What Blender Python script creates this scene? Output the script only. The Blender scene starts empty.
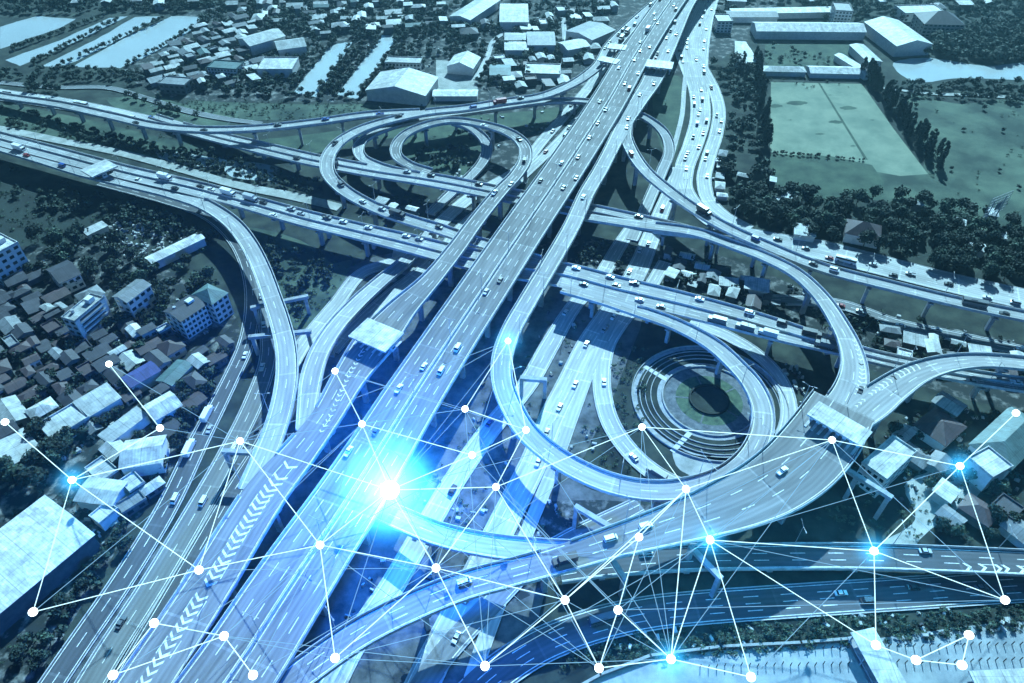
import bpy, bmesh, math, random
import numpy as np
from mathutils import Vector, Matrix
random.seed(7); rng = np.random.default_rng(7)
C = bpy.context.scene.collection
SC = bpy.context.scene
# ---------------------------------------------------------------- camera
FPX, PITCH, HC = 715.0, math.radians(43.6), 235.0
cd = bpy.data.cameras.new('camera'); cam = bpy.data.objects.new('camera', cd); C.objects.link(cam)
cam.location = (0, 0, HC); cam.rotation_euler = (math.pi/2 - PITCH, 0, 0)
cd.sensor_width = 36; cd.lens = 36*FPX/1024; cd.clip_start = 1; cd.clip_end = 6000
SC.camera = cam
# ---------------------------------------------------------------- light
SUN_EL, SUN_AZ = math.radians(38), math.radians(12)      # azimuth from +Y towards +X
w = bpy.data.worlds.new('World'); SC.world = w; w.use_nodes = True
nt = w.node_tree; nt.nodes.clear()
sky = nt.nodes.new('ShaderNodeTexSky'); sky.sky_type = 'NISHITA'; sky.sun_disc = False
sky.sun_elevation = SUN_EL; sky.sun_rotation = SUN_AZ
mixn = nt.nodes.new('ShaderNodeMix'); mixn.data_type = 'RGBA'; mixn.blend_type = 'MULTIPLY'; mixn.inputs[0].default_value = 1
mixn.inputs[7].default_value = (0.08, 0.32, 0.62, 1)
bg = nt.nodes.new('ShaderNodeBackground'); bg.inputs[1].default_value = 0.05
wo = nt.nodes.new('ShaderNodeOutputWorld')
bg.inputs[1].default_value = 0.05
nt.links.new(sky.outputs[0], mixn.inputs[6]); nt.links.new(mixn.outputs[2], bg.inputs[0]); nt.links.new(bg.outputs[0], wo.inputs[0])
sd = bpy.data.lights.new('sun', 'SUN'); sd.energy = 5.0; sd.angle = math.radians(0.6); sd.color = (0.46, 0.83, 1.0)
sun = bpy.data.objects.new('sun', sd); C.objects.link(sun)
sdir = Vector((math.sin(SUN_AZ)*math.cos(SUN_EL), math.cos(SUN_AZ)*math.cos(SUN_EL), math.sin(SUN_EL)))
sun.rotation_euler = sdir.to_track_quat('Z', 'Y').to_euler(); sun.location = (0, 0, 400)
SC.view_settings.view_transform = 'Standard'; SC.view_settings.look = 'None'
SC.view_settings.exposure = 1.15; SC.view_settings.gamma = 1
HAZE = 0.00019
SC.cycles.max_bounces = 6; SC.cycles.diffuse_bounces = 2; SC.cycles.glossy_bounces = 2
SC.cycles.volume_bounces = 0; SC.cycles.use_denoising = True; SC.cycles.sample_clamp_indirect = 4

def P(px, py, z=0.0):
    """a point of the photograph at height z"""
    dx = (px-512)/FPX; dy = -(py-341.5)/FPX
    d = Vector((dx, math.cos(PITCH)+dy*math.sin(PITCH), -math.sin(PITCH)+dy*math.cos(PITCH)))
    t = (z-HC)/d.z
    return Vector((d.x*t, d.y*t, z))
def toscreen(v):
    y = v[1]; z = v[2]-HC
    cz = y*math.cos(PITCH)-z*math.sin(PITCH); cy = y*math.sin(PITCH)+z*math.cos(PITCH)
    return 512+FPX*v[0]/cz, 341.5-FPX*cy/cz

# ---------------------------------------------------------------- materials
def mat(name, col, rough=0.8, var=0.0, scale=0.1, col2=None, detail=6, metal=0.0, rnd=0.0, spec=None, stretch=None, coords='Generated', bump=0, uvtrack=False, ramp=(0.35, 0.65), island=0):
    m = bpy.data.materials.new(name); m.use_nodes = True
    n = m.node_tree.nodes; l = m.node_tree.links
    b = n['Principled BSDF']; b.inputs['Roughness'].default_value = rough; b.inputs['Metallic'].default_value = metal
    if spec is not None: b.inputs['Specular IOR Level'].default_value = spec
    col = tuple(col)+(1,)
    out = None
    rgb = n.new('ShaderNodeRGB'); rgb.outputs[0].default_value = col; out = rgb.outputs[0]
    if var or col2:
        geo = n.new('ShaderNodeNewGeometry')
        tc = n.new('ShaderNodeTexCoord')
        src = geo.outputs['Position'] if coords == 'World' else tc.outputs['UV' if coords == 'UV' else 'Object']
        if stretch:
            mp = n.new('ShaderNodeMapping'); mp.inputs['Scale'].default_value = stretch
            l.new(src, mp.inputs[0]); src = mp.outputs[0]
        no = n.new('ShaderNodeTexNoise'); no.inputs['Scale'].default_value = scale; no.inputs['Detail'].default_value = detail
        no.inputs['Roughness'].default_value = 0.65
        l.new(src, no.inputs['Vector'])
        cr = n.new('ShaderNodeValToRGB')
        c2 = tuple(col2)+(1,) if col2 else tuple(c*(1-var) for c in col[:3])+(1,)
        c1 = col if col2 else tuple(min(1, c*(1+var)) for c in col[:3])+(1,)
        cr.color_ramp.elements[0].position = ramp[0]; cr.color_ramp.elements[0].color = c2
        cr.color_ramp.elements[1].position = ramp[1]; cr.color_ramp.elements[1].color = c1
        l.new(no.outputs[0], cr.inputs[0]); out = cr.outputs[0]
        if bump:
            bp = n.new('ShaderNodeBump'); bp.inputs['Distance'].default_value = bump; bp.inputs['Strength'].default_value = 1
            l.new(no.outputs[0], bp.inputs['Height']); l.new(bp.outputs[0], b.inputs['Normal'])
    def mul(out, val):
        mx = n.new('ShaderNodeMix'); mx.data_type = 'RGBA'; mx.blend_type = 'MULTIPLY'; mx.inputs[0].default_value = 1
        l.new(out, mx.inputs[6]); l.new(val, mx.inputs[7]); return mx.outputs[2]
    if uvtrack:   # tyre wear along the lanes and patch joints across
        tc2 = n.new('ShaderNodeTexCoord'); sp = n.new('ShaderNodeSeparateXYZ'); l.new(tc2.outputs['UV'], sp.inputs[0])
        mm = n.new('ShaderNodeMath'); mm.operation = 'MULTIPLY'; mm.inputs[1].default_value = 2*math.pi/1.75; l.new(sp.outputs[0], mm.inputs[0])
        sn = n.new('ShaderNodeMath'); sn.operation = 'SINE'; l.new(mm.outputs[0], sn.inputs[0])
        mr = n.new('ShaderNodeMapRange'); mr.inputs[1].default_value = -1; mr.inputs[2].default_value = 1; mr.inputs[3].default_value = 0.82; mr.inputs[4].default_value = 1.0
        l.new(sn.outputs[0], mr.inputs[0]); out = mul(out, mr.outputs[0])
        # slabs of differing age
        dv = n.new('ShaderNodeMath'); dv.operation = 'DIVIDE'; dv.inputs[1].default_value = 28; l.new(sp.outputs[1], dv.inputs[0])
        fl = n.new('ShaderNodeMath'); fl.operation = 'FLOOR'; l.new(dv.outputs[0], fl.inputs[0])
        wn = n.new('ShaderNodeTexWhiteNoise'); wn.noise_dimensions = '1D'; l.new(fl.outputs[0], wn.inputs['W'])
        mr2 = n.new('ShaderNodeMapRange'); mr2.inputs[3].default_value = 0.86; mr2.inputs[4].default_value = 1.08
        l.new(wn.outputs[0], mr2.inputs[0]); out = mul(out, mr2.outputs[0])
        fr = n.new('ShaderNodeMath'); fr.operation = 'FRACT'; l.new(dv.outputs[0], fr.inputs[0])
        gt = n.new('ShaderNodeMath'); gt.operation = 'GREATER_THAN'; gt.inputs[1].default_value = 0.03; l.new(fr.outputs[0], gt.inputs[0])
        mr3 = n.new('ShaderNodeMapRange'); mr3.inputs[3].default_value = 1.35; mr3.inputs[4].default_value = 1.0
        mr3.clamp = True
        l.new(gt.outputs[0], mr3.inputs[0]); out = mul(out, mr3.outputs[0])
    if rnd:
        oi = n.new('ShaderNodeObjectInfo'); mr = n.new('ShaderNodeMapRange'); mr.inputs[3].default_value = 1-rnd; mr.inputs[4].default_value = 1+rnd
        l.new(oi.outputs['Random'], mr.inputs[0]); out = mul(out, mr.outputs[0])
    if island:
        g2 = n.new('ShaderNodeNewGeometry'); mr = n.new('ShaderNodeMapRange'); mr.inputs[3].default_value = 1-island; mr.inputs[4].default_value = 1+island
        l.new(g2.outputs['Random Per Island'], mr.inputs[0]); out = mul(out, mr.outputs[0])
    l.new(out, b.inputs['Base Color'])
    return m
def emis(name, col, s):
    m = bpy.data.materials.new(name); m.use_nodes = True; n = m.node_tree.nodes; n.clear()
    e = n.new('ShaderNodeEmission'); e.inputs[0].default_value = tuple(col)+(1,); e.inputs[1].default_value = s
    o = n.new('ShaderNodeOutputMaterial'); m.node_tree.links.new(e.outputs[0], o.inputs[0]); return m
M = {}
M['deck'] = mat('pale_concrete_deck', (0.34, 0.34, 0.34), 0.85, 0.22, 0.25, coords='UV', stretch=(1, 0.12, 1), uvtrack=True)
M['deck_mid'] = mat('worn_concrete_deck', (0.19, 0.19, 0.19), 0.85, 0.3, 0.3, coords='UV', stretch=(1, 0.08, 1), uvtrack=True, detail=12)
M['deck_grey'] = mat('grey_concrete_deck', (0.17, 0.175, 0.18), 0.85, 0.18, 0.25, coords='UV', stretch=(1, 0.12, 1), uvtrack=True)
M['conc_road'] = mat('bright_concrete_road', (0.45, 0.45, 0.44), 0.9, 0.22, 0.2, coords='UV', stretch=(1, 0.15, 1), uvtrack=True)
M['asphalt'] = mat('worn_asphalt', (0.085, 0.09, 0.10), 0.9, 0.25, 0.2, coords='UV', stretch=(1, 0.15, 1), uvtrack=True)
M['barrier'] = mat('barrier_concrete', (0.44, 0.44, 0.44), 0.9, 0.25, 0.3, coords='World')
M['pier'] = mat('pier_concrete', (0.30, 0.31, 0.32), 0.9, 0.25, 0.4, coords='World')
M['line'] = mat('road_paint', (0.70, 0.70, 0.68), 0.7, 0.3, 0.8, coords='World')
M['grass'] = mat('grass_field', (0.060, 0.095, 0.058), 0.95, 0, 0.10, (0.018, 0.038, 0.026), 14, coords='World')
M['meadow'] = mat('pale_meadow', (0.085, 0.120, 0.080), 0.95, 0, 0.03, (0.018, 0.036, 0.026), 15, coords='World', ramp=(.4, .62))
M['field'] = mat('dry_playing_field', (0.21, 0.25, 0.18), 0.95, 0, 0.05, (0.12, 0.165, 0.12), 14, coords='World', ramp=(.35, .6))
M['scrub'] = mat('dark_scrub', (0.045, 0.058, 0.044), 1, 0, 0.08, (0.008, 0.014, 0.013), 14, coords='World', ramp=(.4, .66))
M['darkfield'] = mat('dark_moor', (0.022, 0.036, 0.030), 1, 0, 0.06, (0.010, 0.016, 0.014), 10, coords='World')
M['dirt'] = mat('pale_dirt', (0.42, 0.42, 0.40), 0.95, 0, 0.12, (0.22, 0.23, 0.21), 10, coords='World')
M['yard'] = mat('village_ground', (0.22, 0.22, 0.21), 0.95, 0, 0.16, (0.012, 0.018, 0.018), 14, coords='World', ramp=(.50, .66))
M['apron'] = mat('paved_ground', (0.15, 0.155, 0.16), 0.95, 0, 0.10, (0.022, 0.028, 0.030), 15, coords='World')
M['water'] = mat('murky_water', (0.42, 0.46, 0.46), 0.12, 0.06, 0.02, coords='World', spec=0.7)
M['canal'] = mat('silty_canal_water', (0.30, 0.33, 0.34), 0.6, 0, 0.12, (0.14, 0.17, 0.19), 12, coords='World')
M['darkwater'] = mat('dark_water', (0.04, 0.07, 0.08), 0.06, 0.1, 0.05, coords='World')
M['leaf'] = mat('leaf_dark', (0.020, 0.034, 0.024), 0.8, rnd=0.35, island=0.55, spec=0.3)
M['leaf2'] = mat('leaf_mid', (0.045, 0.072, 0.045), 0.8, rnd=0.3, island=0.5, spec=0.3)
M['leaf3'] = mat('needle_dark', (0.014, 0.026, 0.022), 0.85, rnd=0.25, island=0.5, spec=0.2)
M['bark'] = mat('bark', (0.07, 0.06, 0.05), 0.9, 0.2, 3)
M['glass'] = mat('dark_glass', (0.02, 0.025, 0.03), 0.08)
M['tyre'] = mat('tyre', (0.02, 0.02, 0.02), 0.9)
M['steel'] = mat('galvanised_steel', (0.4, 0.41, 0.42), 0.5, metal=0.4)
M['shade'] = mat('opening_shade', (0.03, 0.035, 0.04), 0.7)
def paint(name, c, r=0.35): M[name] = mat(name, c, r, spec=0.6)
paint('paint_white', (0.80, 0.80, 0.80)); paint('paint_silver', (0.42, 0.43, 0.45)); paint('paint_black', (0.02, 0.02, 0.025))
paint('paint_grey', (0.13, 0.135, 0.14)); paint('paint_blue', (0.03, 0.08, 0.30)); paint('paint_red', (0.30, 0.03, 0.03)); paint('paint_green', (0.05, 0.30, 0.12))
def roofm(name, c, v=0.18, corr=True):
    m = M[name] = mat(name, c, 0.65, v, 0.3, coords="World", rnd=0.15, detail=12)
    n = m.node_tree.nodes; l = m.node_tree.links; b = n['Principled BSDF']; src = b.inputs['Base Color'].links[0].from_socket
    tc = n.new('ShaderNodeTexCoord'); sp = n.new('ShaderNodeSeparateXYZ'); l.new(tc.outputs['Object'], sp.inputs[0])
    def f(sock, per, duty, amt):
        global_ = n.new('ShaderNodeMath'); global_.operation = 'DIVIDE'; global_.inputs[1].default_value = per; l.new(sock, global_.inputs[0])
        fr = n.new('ShaderNodeMath'); fr.operation = 'FRACT'; l.new(global_.outputs[0], fr.inputs[0])
        gt = n.new('ShaderNodeMath'); gt.operation = 'GREATER_THAN'; gt.inputs[1].default_value = duty; l.new(fr.outputs[0], gt.inputs[0])
        mr = n.new('ShaderNodeMapRange'); mr.inputs[3].default_value = amt; mr.inputs[4].default_value = 1; l.new(gt.outputs[0], mr.inputs[0]); return mr.outputs[0]
    for sck, per, duty, amt in ((sp.outputs[0], 1.15, .28, .86), (sp.outputs[1], 5.7, .05, .78), (sp.outputs[0], 9.3, .03, .7)):
        mx = n.new('ShaderNodeMix'); mx.data_type = 'RGBA'; mx.blend_type = 'MULTIPLY'; mx.inputs[0].default_value = 1
        l.new(src, mx.inputs[6]); l.new(f(sck, per, duty, amt), mx.inputs[7]); src = mx.outputs[2]
    # sheets of differing age and rust streaks
    wv = n.new('ShaderNodeMapping'); wv.inputs['Scale'].default_value = (.45, .16, .4); l.new(tc.outputs['Object'], wv.inputs[0])
    vr = n.new('ShaderNodeTexVoronoi'); vr.inputs['Scale'].default_value = 1; vr.distance = 'CHEBYCHEV'; l.new(wv.outputs[0], vr.inputs['Vector'])
    sx = n.new('ShaderNodeSeparateColor'); l.new(vr.outputs['Color'], sx.inputs[0]); mr = n.new('ShaderNodeMapRange'); mr.inputs[3].default_value = .74; mr.inputs[4].default_value = 1.12; l.new(sx.outputs[0], mr.inputs[0])
    mx = n.new('ShaderNodeMix'); mx.data_type = 'RGBA'; mx.blend_type = 'MULTIPLY'; mx.inputs[0].default_value = 1
    l.new(src, mx.inputs[6]); l.new(mr.outputs[0], mx.inputs[7]); l.new(mx.outputs[2], b.inputs['Base Color'])
    return m
roofm('roof_white', (0.50, 0.50, 0.49), 0.3); roofm('roof_pale', (0.38, 0.39, 0.38), .25); roofm('roof_grey', (0.20, 0.21, 0.22))
roofm('roof_dark', (0.045, 0.045, 0.055)); roofm('roof_brown', (0.075, 0.052, 0.055)); roofm('roof_blue', (0.045, 0.06, 0.20)); roofm('roof_teal', (0.10, 0.17, 0.17))
roofm('roof_green', (0.07, 0.20, 0.09))
M['wall_white'] = mat('wall_white', (0.62, 0.62, 0.60), 0.85, 0.12, 0.4, coords='World')
M['wall_grey'] = mat('wall_grey', (0.30, 0.30, 0.29), 0.9, 0.2, 0.4, coords='World', rnd=0.2)
M['wall_dark'] = mat('wall_dark', (0.08, 0.10, 0.10), 0.9, 0.25, 0.4, coords='World', rnd=0.2)

# ---------------------------------------------------------------- mesh helpers
class MB:
    def __init__(s): s.v = []; s.f = []; s.m = []; s.uv = None
    def add(s, vs, fs, mi=0):
        o = len(s.v); s.v += [tuple(v) for v in vs]; s.f += [tuple(i+o for i in f) for f in fs]; s.m += [mi]*len(fs)
    def box(s, c, d, rz=0, mi=0, taper=1.0):
        x, y, z = d[0]/2, d[1]/2, d[2]/2; ca, sa = math.cos(rz), math.sin(rz); vs = []
        for k, t in ((-1, 1.0), (1, taper)):
            for a, b in ((-1, -1), (1, -1), (1, 1), (-1, 1)):
                X, Y = a*x*t, b*y*t
                vs.append((c[0]+X*ca-Y*sa, c[1]+X*sa+Y*ca, c[2]+k*z))
        s.add(vs, [(3, 2, 1, 0), (4, 5, 6, 7), (0, 1, 5, 4), (1, 2, 6, 5), (2, 3, 7, 6), (3, 0, 4, 7)], mi)
    def tube(s, a, b, r0, r1=None, n=6, mi=0):
        a, b = Vector(a), Vector(b); r1 = r0 if r1 is None else r1
        q = (b-a).to_track_quat('Z', 'Y'); vs = []
        for p, r in ((a, r0), (b, r1)):
            for k in range(n):
                vs.append(p + q @ Vector((r*math.cos(2*math.pi*k/n), r*math.sin(2*math.pi*k/n), 0)))
        s.add(vs, [(k, (k+1) % n, n+(k+1) % n, n+k) for k in range(n)]+[tuple(range(n-1, -1, -1)), tuple(range(n, 2*n))], mi)
    def cyl(s, c, r, h, n=12, axis='Z', mi=0):
        d = {'Z': Vector((0, 0, 1)), 'X': Vector((1, 0, 0)), 'Y': Vector((0, 1, 0))}[axis]*h/2
        s.tube(Vector(c)-d, Vector(c)+d, r, r, n, mi)
    def mesh(s, name, mats):
        me = bpy.data.meshes.new(name); me.from_pydata(s.v, [], s.f)
        mats = mats if isinstance(mats, (list, tuple)) else [mats]
        for m in mats: me.materials.append(M[m] if isinstance(m, str) else m)
        if len(mats) > 1: me.polygons.foreach_set('material_index', s.m)
        me.update(); return me
    def build(s, name, mats, parent=None, smooth=False):
        me = s.mesh(name, mats)
        if smooth: me.polygons.foreach_set('use_smooth', [True]*len(me.polygons))
        return link(name, me, parent)
def link(name, me, parent=None, loc=None, rz=None):
    o = bpy.data.objects.new(name, me); C.objects.link(o)
    if parent: o.parent = parent
    if loc is not None: o.location = loc
    if rz is not None: o.rotation_euler = (0, 0, rz)
    return o
ALL = []
def tag(o, label, cat, group=None, kind=None, order=None):
    if label: o['label'] = label
    if cat: o['category'] = cat
    if group: o['group'] = group
    if kind: o['kind'] = kind
    if label and cat: ALL.append((o, order))
    return o
def thing(name, label, cat, loc=(0, 0, 0), rz=0, group=None, order=None):
    o = bpy.data.objects.new(name, None); C.objects.link(o); o.location = loc; o.rotation_euler = (0, 0, rz); o.empty_display_size = 1
    return tag(o, label, cat, group, None, order)
def dup(root, loc, rz, label=None, group=None, scale=1, order=None, cat=None):
    r = root.copy(); C.objects.link(r); r.location = loc; r.rotation_euler = (0, 0, rz)
    r.scale = (scale,)*3 if not isinstance(scale, tuple) else scale
    for ch in list(root.children):
        c = ch.copy(); C.objects.link(c); c.parent = r
        for g in ch.children:
            d = g.copy(); C.objects.link(d); d.parent = c
    tag(r, label, cat or root['category'], group, None, order)
    return r
def sheet(name, px, z, m, kind='structure', label=None, thick=0.0, sub=None):
    pts = [P(a, b, z) for a, b in px]
    bm = bmesh.new(); vs = [bm.verts.new(p) for p in pts]; f = bm.faces.new(vs)
    if f.normal.z < 0: f.normal_flip()
    bmesh.ops.triangulate(bm, faces=[f])
    me = bpy.data.meshes.new(name); bm.to_mesh(me); bm.free(); me.materials.append(M[m])
    o = link(name, me); o['kind'] = kind
    if label: o['label'] = label
    return o
def smooth_poly(px, n=6, jit=0.0):
    """closed catmull-rom through pixel points"""
    out = []; L = len(px)
    for i in range(L):
        p0, p1, p2, p3 = [np.array(px[(i+k-1) % L], float) for k in range(4)]
        for j in range(n):
            t = j/n
            q = 0.5*((2*p1)+(-p0+p2)*t+(2*p0-5*p1+4*p2-p3)*t*t+(-p0+3*p1-3*p2+p3)*t**3)
            q = q + rng.normal(0, 1, 2)*jit
            out.append((q[0], q[1]))
    return out
def inpoly(x, y, poly):
    c = False; j = len(poly)-1
    for i in range(len(poly)):
        xi, yi = poly[i][:2]; xj, yj = poly[j][:2]
        if (yi > y) != (yj > y) and x < (xj-xi)*(y-yi)/(yj-yi)+xi: c = not c
        j = i
    return c

# ================================================================ ROAD TABLE
# each: key, name, label, pts (px, py, z, width m), options
ROADS = []
def R(key, label, pts, ground=False, m=None, lanes=2, median=False, piers=True, bar=True, name=None, prio=0):
    W = []
    for p in pts:
        v = P(p[0], p[1], p[2]); W.append((v.x, v.y, p[2], p[3]))
    W = np.array(W); out = []
    n = len(W)
    for i in range(n-1):
        p0 = W[max(i-1, 0)]; p1 = W[i]; p2 = W[i+1]; p3 = W[min(i+2, n-1)]
        seg = max(2, int(np.hypot(*(p2-p1)[:2])/2.5))
        # centripetal-ish: scale tangents by neighbouring chord lengths
        d1 = np.hypot(*(p2-p1)[:2]); d0 = max(np.hypot(*(p1-p0)[:2]), 1e-3) if i > 0 else d1; d2 = max(np.hypot(*(p3-p2)[:2]), 1e-3) if i < n-2 else d1
        m1 = (p2-p1) if i == 0 else ((p1-p0)/d0*(d1/(d0+d1)) + (p2-p1)/d1*(d0/(d0+d1)))*d1
        m2 = (p2-p1) if i == n-2 else ((p2-p1)/d1*(d2/(d1+d2)) + (p3-p2)/d2*(d1/(d1+d2)))*d1
        for j in range(seg):
            t = j/seg
            out.append((2*t**3-3*t**2+1)*p1+(t**3-2*t**2+t)*m1+(-2*t**3+3*t**2)*p2+(t**3-t**2)*m2)
    out.append(W[-1]); S = np.array(out)
    off = len(ROADS)*0.012
    S[:, 2] += off
    T = np.gradient(S[:, :2], axis=0); T /= np.linalg.norm(T, axis=1)[:, None]
    d = np.r_[0, np.cumsum(np.linalg.norm(np.diff(S[:, :2], axis=0), axis=1))]
    ROADS.append(dict(key=key, label=label, S=S, T=T, N=np.c_[-T[:, 1], T[:, 0]], d=d, ground=ground, m=m or ('conc_road' if ground else 'deck'),
                      lanes=lanes, median=median, piers=piers, bar=bar, name=name or ('road' if ground else 'elevated_road')))
ZA = 20
R('main', 'widest straight elevated expressway with a central divider running from bottom left to top',
  [(712,-45,ZA,24),(683,-15,ZA,24),(663,12,ZA,24),(632,60,ZA,24),(609,100,ZA,24),(563,171,ZA,24),(518,237,ZA,24),(486,285,ZA,24),(448,342,ZA,24),(414,394,ZA,24.5),(373,460,ZA,25),(339,513,ZA,26),(314,550,ZA,26.5),(281,600,ZA,27),(249,650,ZA,27),(190,735,ZA,27)],
  lanes=6, median=True, m='deck_mid')
R('east_west', 'pale elevated expressway crossing beneath the widest one from left edge to right edge',
  [(-60,122,11,12),(0,139,11,13),(60,155,11,13),(120,171,11,13),(205,191,12,13),(256,205,12,13),(306,219,12,14),(356,231,12,14),(406,243,12,15),(453,255,12,16),(505,266,12,18),(562,275,12,19),(620,290,12,19),(680,304,12,18),(730,317,12,17),(780,331,12,15),(830,345,11,11),(865,355,11,9),(913,366,11,9),(970,377,11,9),(1070,392,11,9)],
  lanes=6, median=True)
R('left_merge', 'elevated ramp with long white chevron strip left of the widest expressway, from small loop to bottom edge',
  [(430,172,11,7),(409,165,11.5,7),(397,156,12,7),(396,147,12.5,7),(405,135,13.5,7),(425,125.5,14.5,7.5),(446,121,15,7.5),(482,124.5,16,7.5),(502,130,16,8),(517,138,16.5,8),(525,148,17,8),(525,160,17,8),(517,174,17.5,8),(502,190,18,8.5),(475,223,18,9),(456,249,18,9.5),(428,283,18,11),(402,309,17,15),(375,342,17,19),(350,377,17,15),(324,420,17,13),(297,455,17,15),(268,490,17,17),(244,527,17,17),(218,570,17,17),(180,630,17,17),(145,683,17,17),(110,740,17,17)],
  lanes=3, m='deck_mid')
R('right_ramp', 'elevated ramp right of the widest expressway that loops round the circular garden',
  [(735,-50,17,12),(706,-20,17,12),(688,3,17,12),(674,32,17,13),(662,55,17,16),(651,82,17,14),(638,102,17,12),(627,119,17,11),(612,148,18,9),(600,171,18,9),(587,193,18,9),(572,226,18,9),(549,266,18,9),(527,303,18,9),(510,334,17.5,9),(502,360,17,9),(503,385,16.5,9),(512,408,16,9),(526,431,15.5,9),(549,452,15,9),(582,472,14.5,9),(612,484,14.5,9),(640,490,14,9),(667,491,14,9),(699,486,14,9),(729,474,13.5,9),(751,454,13.5,9),(762,430,13.5,9),(761,404,13,9),(751,383,13,9),(736,366,13,8.5),(714,346,12.5,8.5),(676,325,12.2,8),(637,311,12.2,8),(599,299,12.2,7),(562,289,12.2,6)],
  lanes=2)
R('curve_ramp', 'curving elevated ramp that bends round the left village and merges at the chevrons',
  [(-60,124,10.5,10),(0,145,10.5,12),(45,158,10.5,13),(95,172,10.5,15),(140,183,10.5,14),(177,194,11,11),(207,206,12,9),(232,223,13,9),(250,246,14,9),(261,268,14.5,9),(271,295,15,9),(280,322,15.5,9),(286,348,16,9),(287,375,16.5,9),(283,402,16.7,9),(275,430,16.8,9),(262,462,16.9,9),(247,490,16.9,7)],
  lanes=2)
R('outer_loop', 'high outer loop ramp sweeping round the upper left grass circle',
  [(720,-50,17,9),(690,-22,17,9),(655,4,17,10),(634,23,16,11),(612,47,16,13),(598,66,16,9),(567,87,16,8.5),(540,97,16,8.5),(506,102,16,8.5),(461,109,16,8.5),(431,112,16,8.5),(396,119,16,8.5),(363,129,15.5,8.5),(340,142,15,8.5),(328,158,14.5,8.5),(328,172,14,8.5),(341,188,13.5,8.5),(363,202,13,8.5),(385,212,13,8.5),(411,221,12.6,8.5),(438,229,12.5,8.5),(470,240,12.4,8),(500,249,12.3,8),(540,260,12.2,6)],
  lanes=2)
R('left_flyover', 'thin elevated road coming from the left edge below the fish ponds',
  [(-60,82,3,8),(0,96,6,8),(60,105,9,8),(110,116,11,8),(162,127,12,8),(205,130,13,8),(250,129,14,8),(318,122,15,8),(368,115,15.6,8),(420,111.5,15.9,6)], lanes=2)
R('middle_loop', 'middle loop ramp curling inside the high outer loop at upper left',
  [(600,103,9,7),(575,101,10,7),(542,102,11,7),(506,107,11.5,7),(463,113,11.5,7),(418,120,11.5,7),(390,127,11,7),(371,135,10.5,7),(359,146,10.5,7),(362,158,10.5,7),(378,166,10.6,7),(405,173,10.7,6),(440,180,10.8,4)], lanes=2)
R('small_loop', 'innermost loop ramp on the right side of the upper left grass circle',
  [(452,122,13,7),(468,127,11,7),(481,136,8,7),(487,148,6,7),(484,160,4,7),(474,173,2,7),(455,190,.8,7),(430,214,.6,6)], lanes=1, piers=False)
R('twin_flyover', 'twin carriageway flyover below the upper left grass circle running to the right edge',
  [(150,118,1,12),(200,133,3,12),(256,147,7,13),(316,161,10,13),(370,171,11,13),(440,182,11,14),(500,194,11,14),(545,203,11,14),(600,214,11,14),(655,226,11,14),(700,234,11,9),(735,239,11,7)], lanes=4, median=True)
R('garden_ramp', 'long curved ramp from twin flyover down to the toll plaza right of the circular garden',
  [(585,217,12,7),(640,225,12.5,8),(700,234,13,8),(735,246,14,8),(768,259,15,8),(793,272,16,8),(818,294,17,8),(837,321,18,8.5),(849,345,18.5,9.5),(854,368,19,11),(851,388,19,13),(840,410,19,16),(824,430,19,22)], lanes=2)
R('branch_ramp', 'curved ramp from top centre sweeping right above the highway to the right edge',
  [(634,105,17,8),(627,121,17,8),(626,137,17,8),(632,152,16.5,8),(647,173,16,8),(667,190,16,8),(692,208,16,8),(724,227,16,8),(768,247,15,8),(818,267,14,8),(893,287,13,8),(968,305,12,8),(1070,326,11,8)], lanes=2)
R('short_ramp', 'short curved ramp dropping to the ground between the two upper right roads',
  [(634,113,14,7),(645,118,13,7),(657,126,11,7),(667,139,9,7),(669,152,7,7),(662,171,4,7),(652,194,2,7),(643,215,.7,7),(632,240,.6,7)], lanes=1)
R('plaza_deck', 'broad elevated deck from the right toll plaza tapering in a long curve to bottom left',
  [(843,405,20,25),(820,441,20,27),(795,468,20,26),(765,489,20,24),(730,505,20,21),(700,516,19.5,18),(662,528,19,15),(612,543,18.5,12),(562,559,18,10.5),(512,573,18,10),(465,586,18,10),(406,610,18,10),(361,633,18,10),(318,662,18,10),(268,702,18,10),(230,740,18,10)], lanes=3, m='deck_mid')
R('right_ramp_out', 'elevated ramp curving from the right toll plaza out to the right edge',
  [(850,425,19.5,10),(868,408,19.5,14),(893,388,19.5,13),(918,373,19,11),(945,364.5,18.5,9.5),(980,361,18,8.5),(1024,364,17,8.5),(1075,371,16,8.5)], lanes=3)
R('lower_curve', 'low curved ramp sweeping right from under the widest expressway to the broad deck',
  [(330,488,6,9),(366,504,8,9),(400,519,10,9),(440,535,12,9),(490,546,14,9),(535,551,16,9),(580,551,17.3,7)], lanes=2)
R('lower_right', 'straight elevated road with chevrons near the lower right corner',
  [(560,573,5,8),(600,566,6,9),(640,561,6,10),(700,558,6,10),(768,557,6,10),(860,557,6,10),(950,560,6,10),(1080,566,6,10)], lanes=3, m='asphalt')
R('join_ramp', 'short ramp rising from the ground beside the left toll booth roof',
  [(428,236,.7,8),(405,262,2,8),(381,282,5,8.5),(356,305,8,9),(333,331,11,9),(318,357,13,9),(311,381,15,9),(308,403,16,8),(304,430,16.8,6)], lanes=2)
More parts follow.
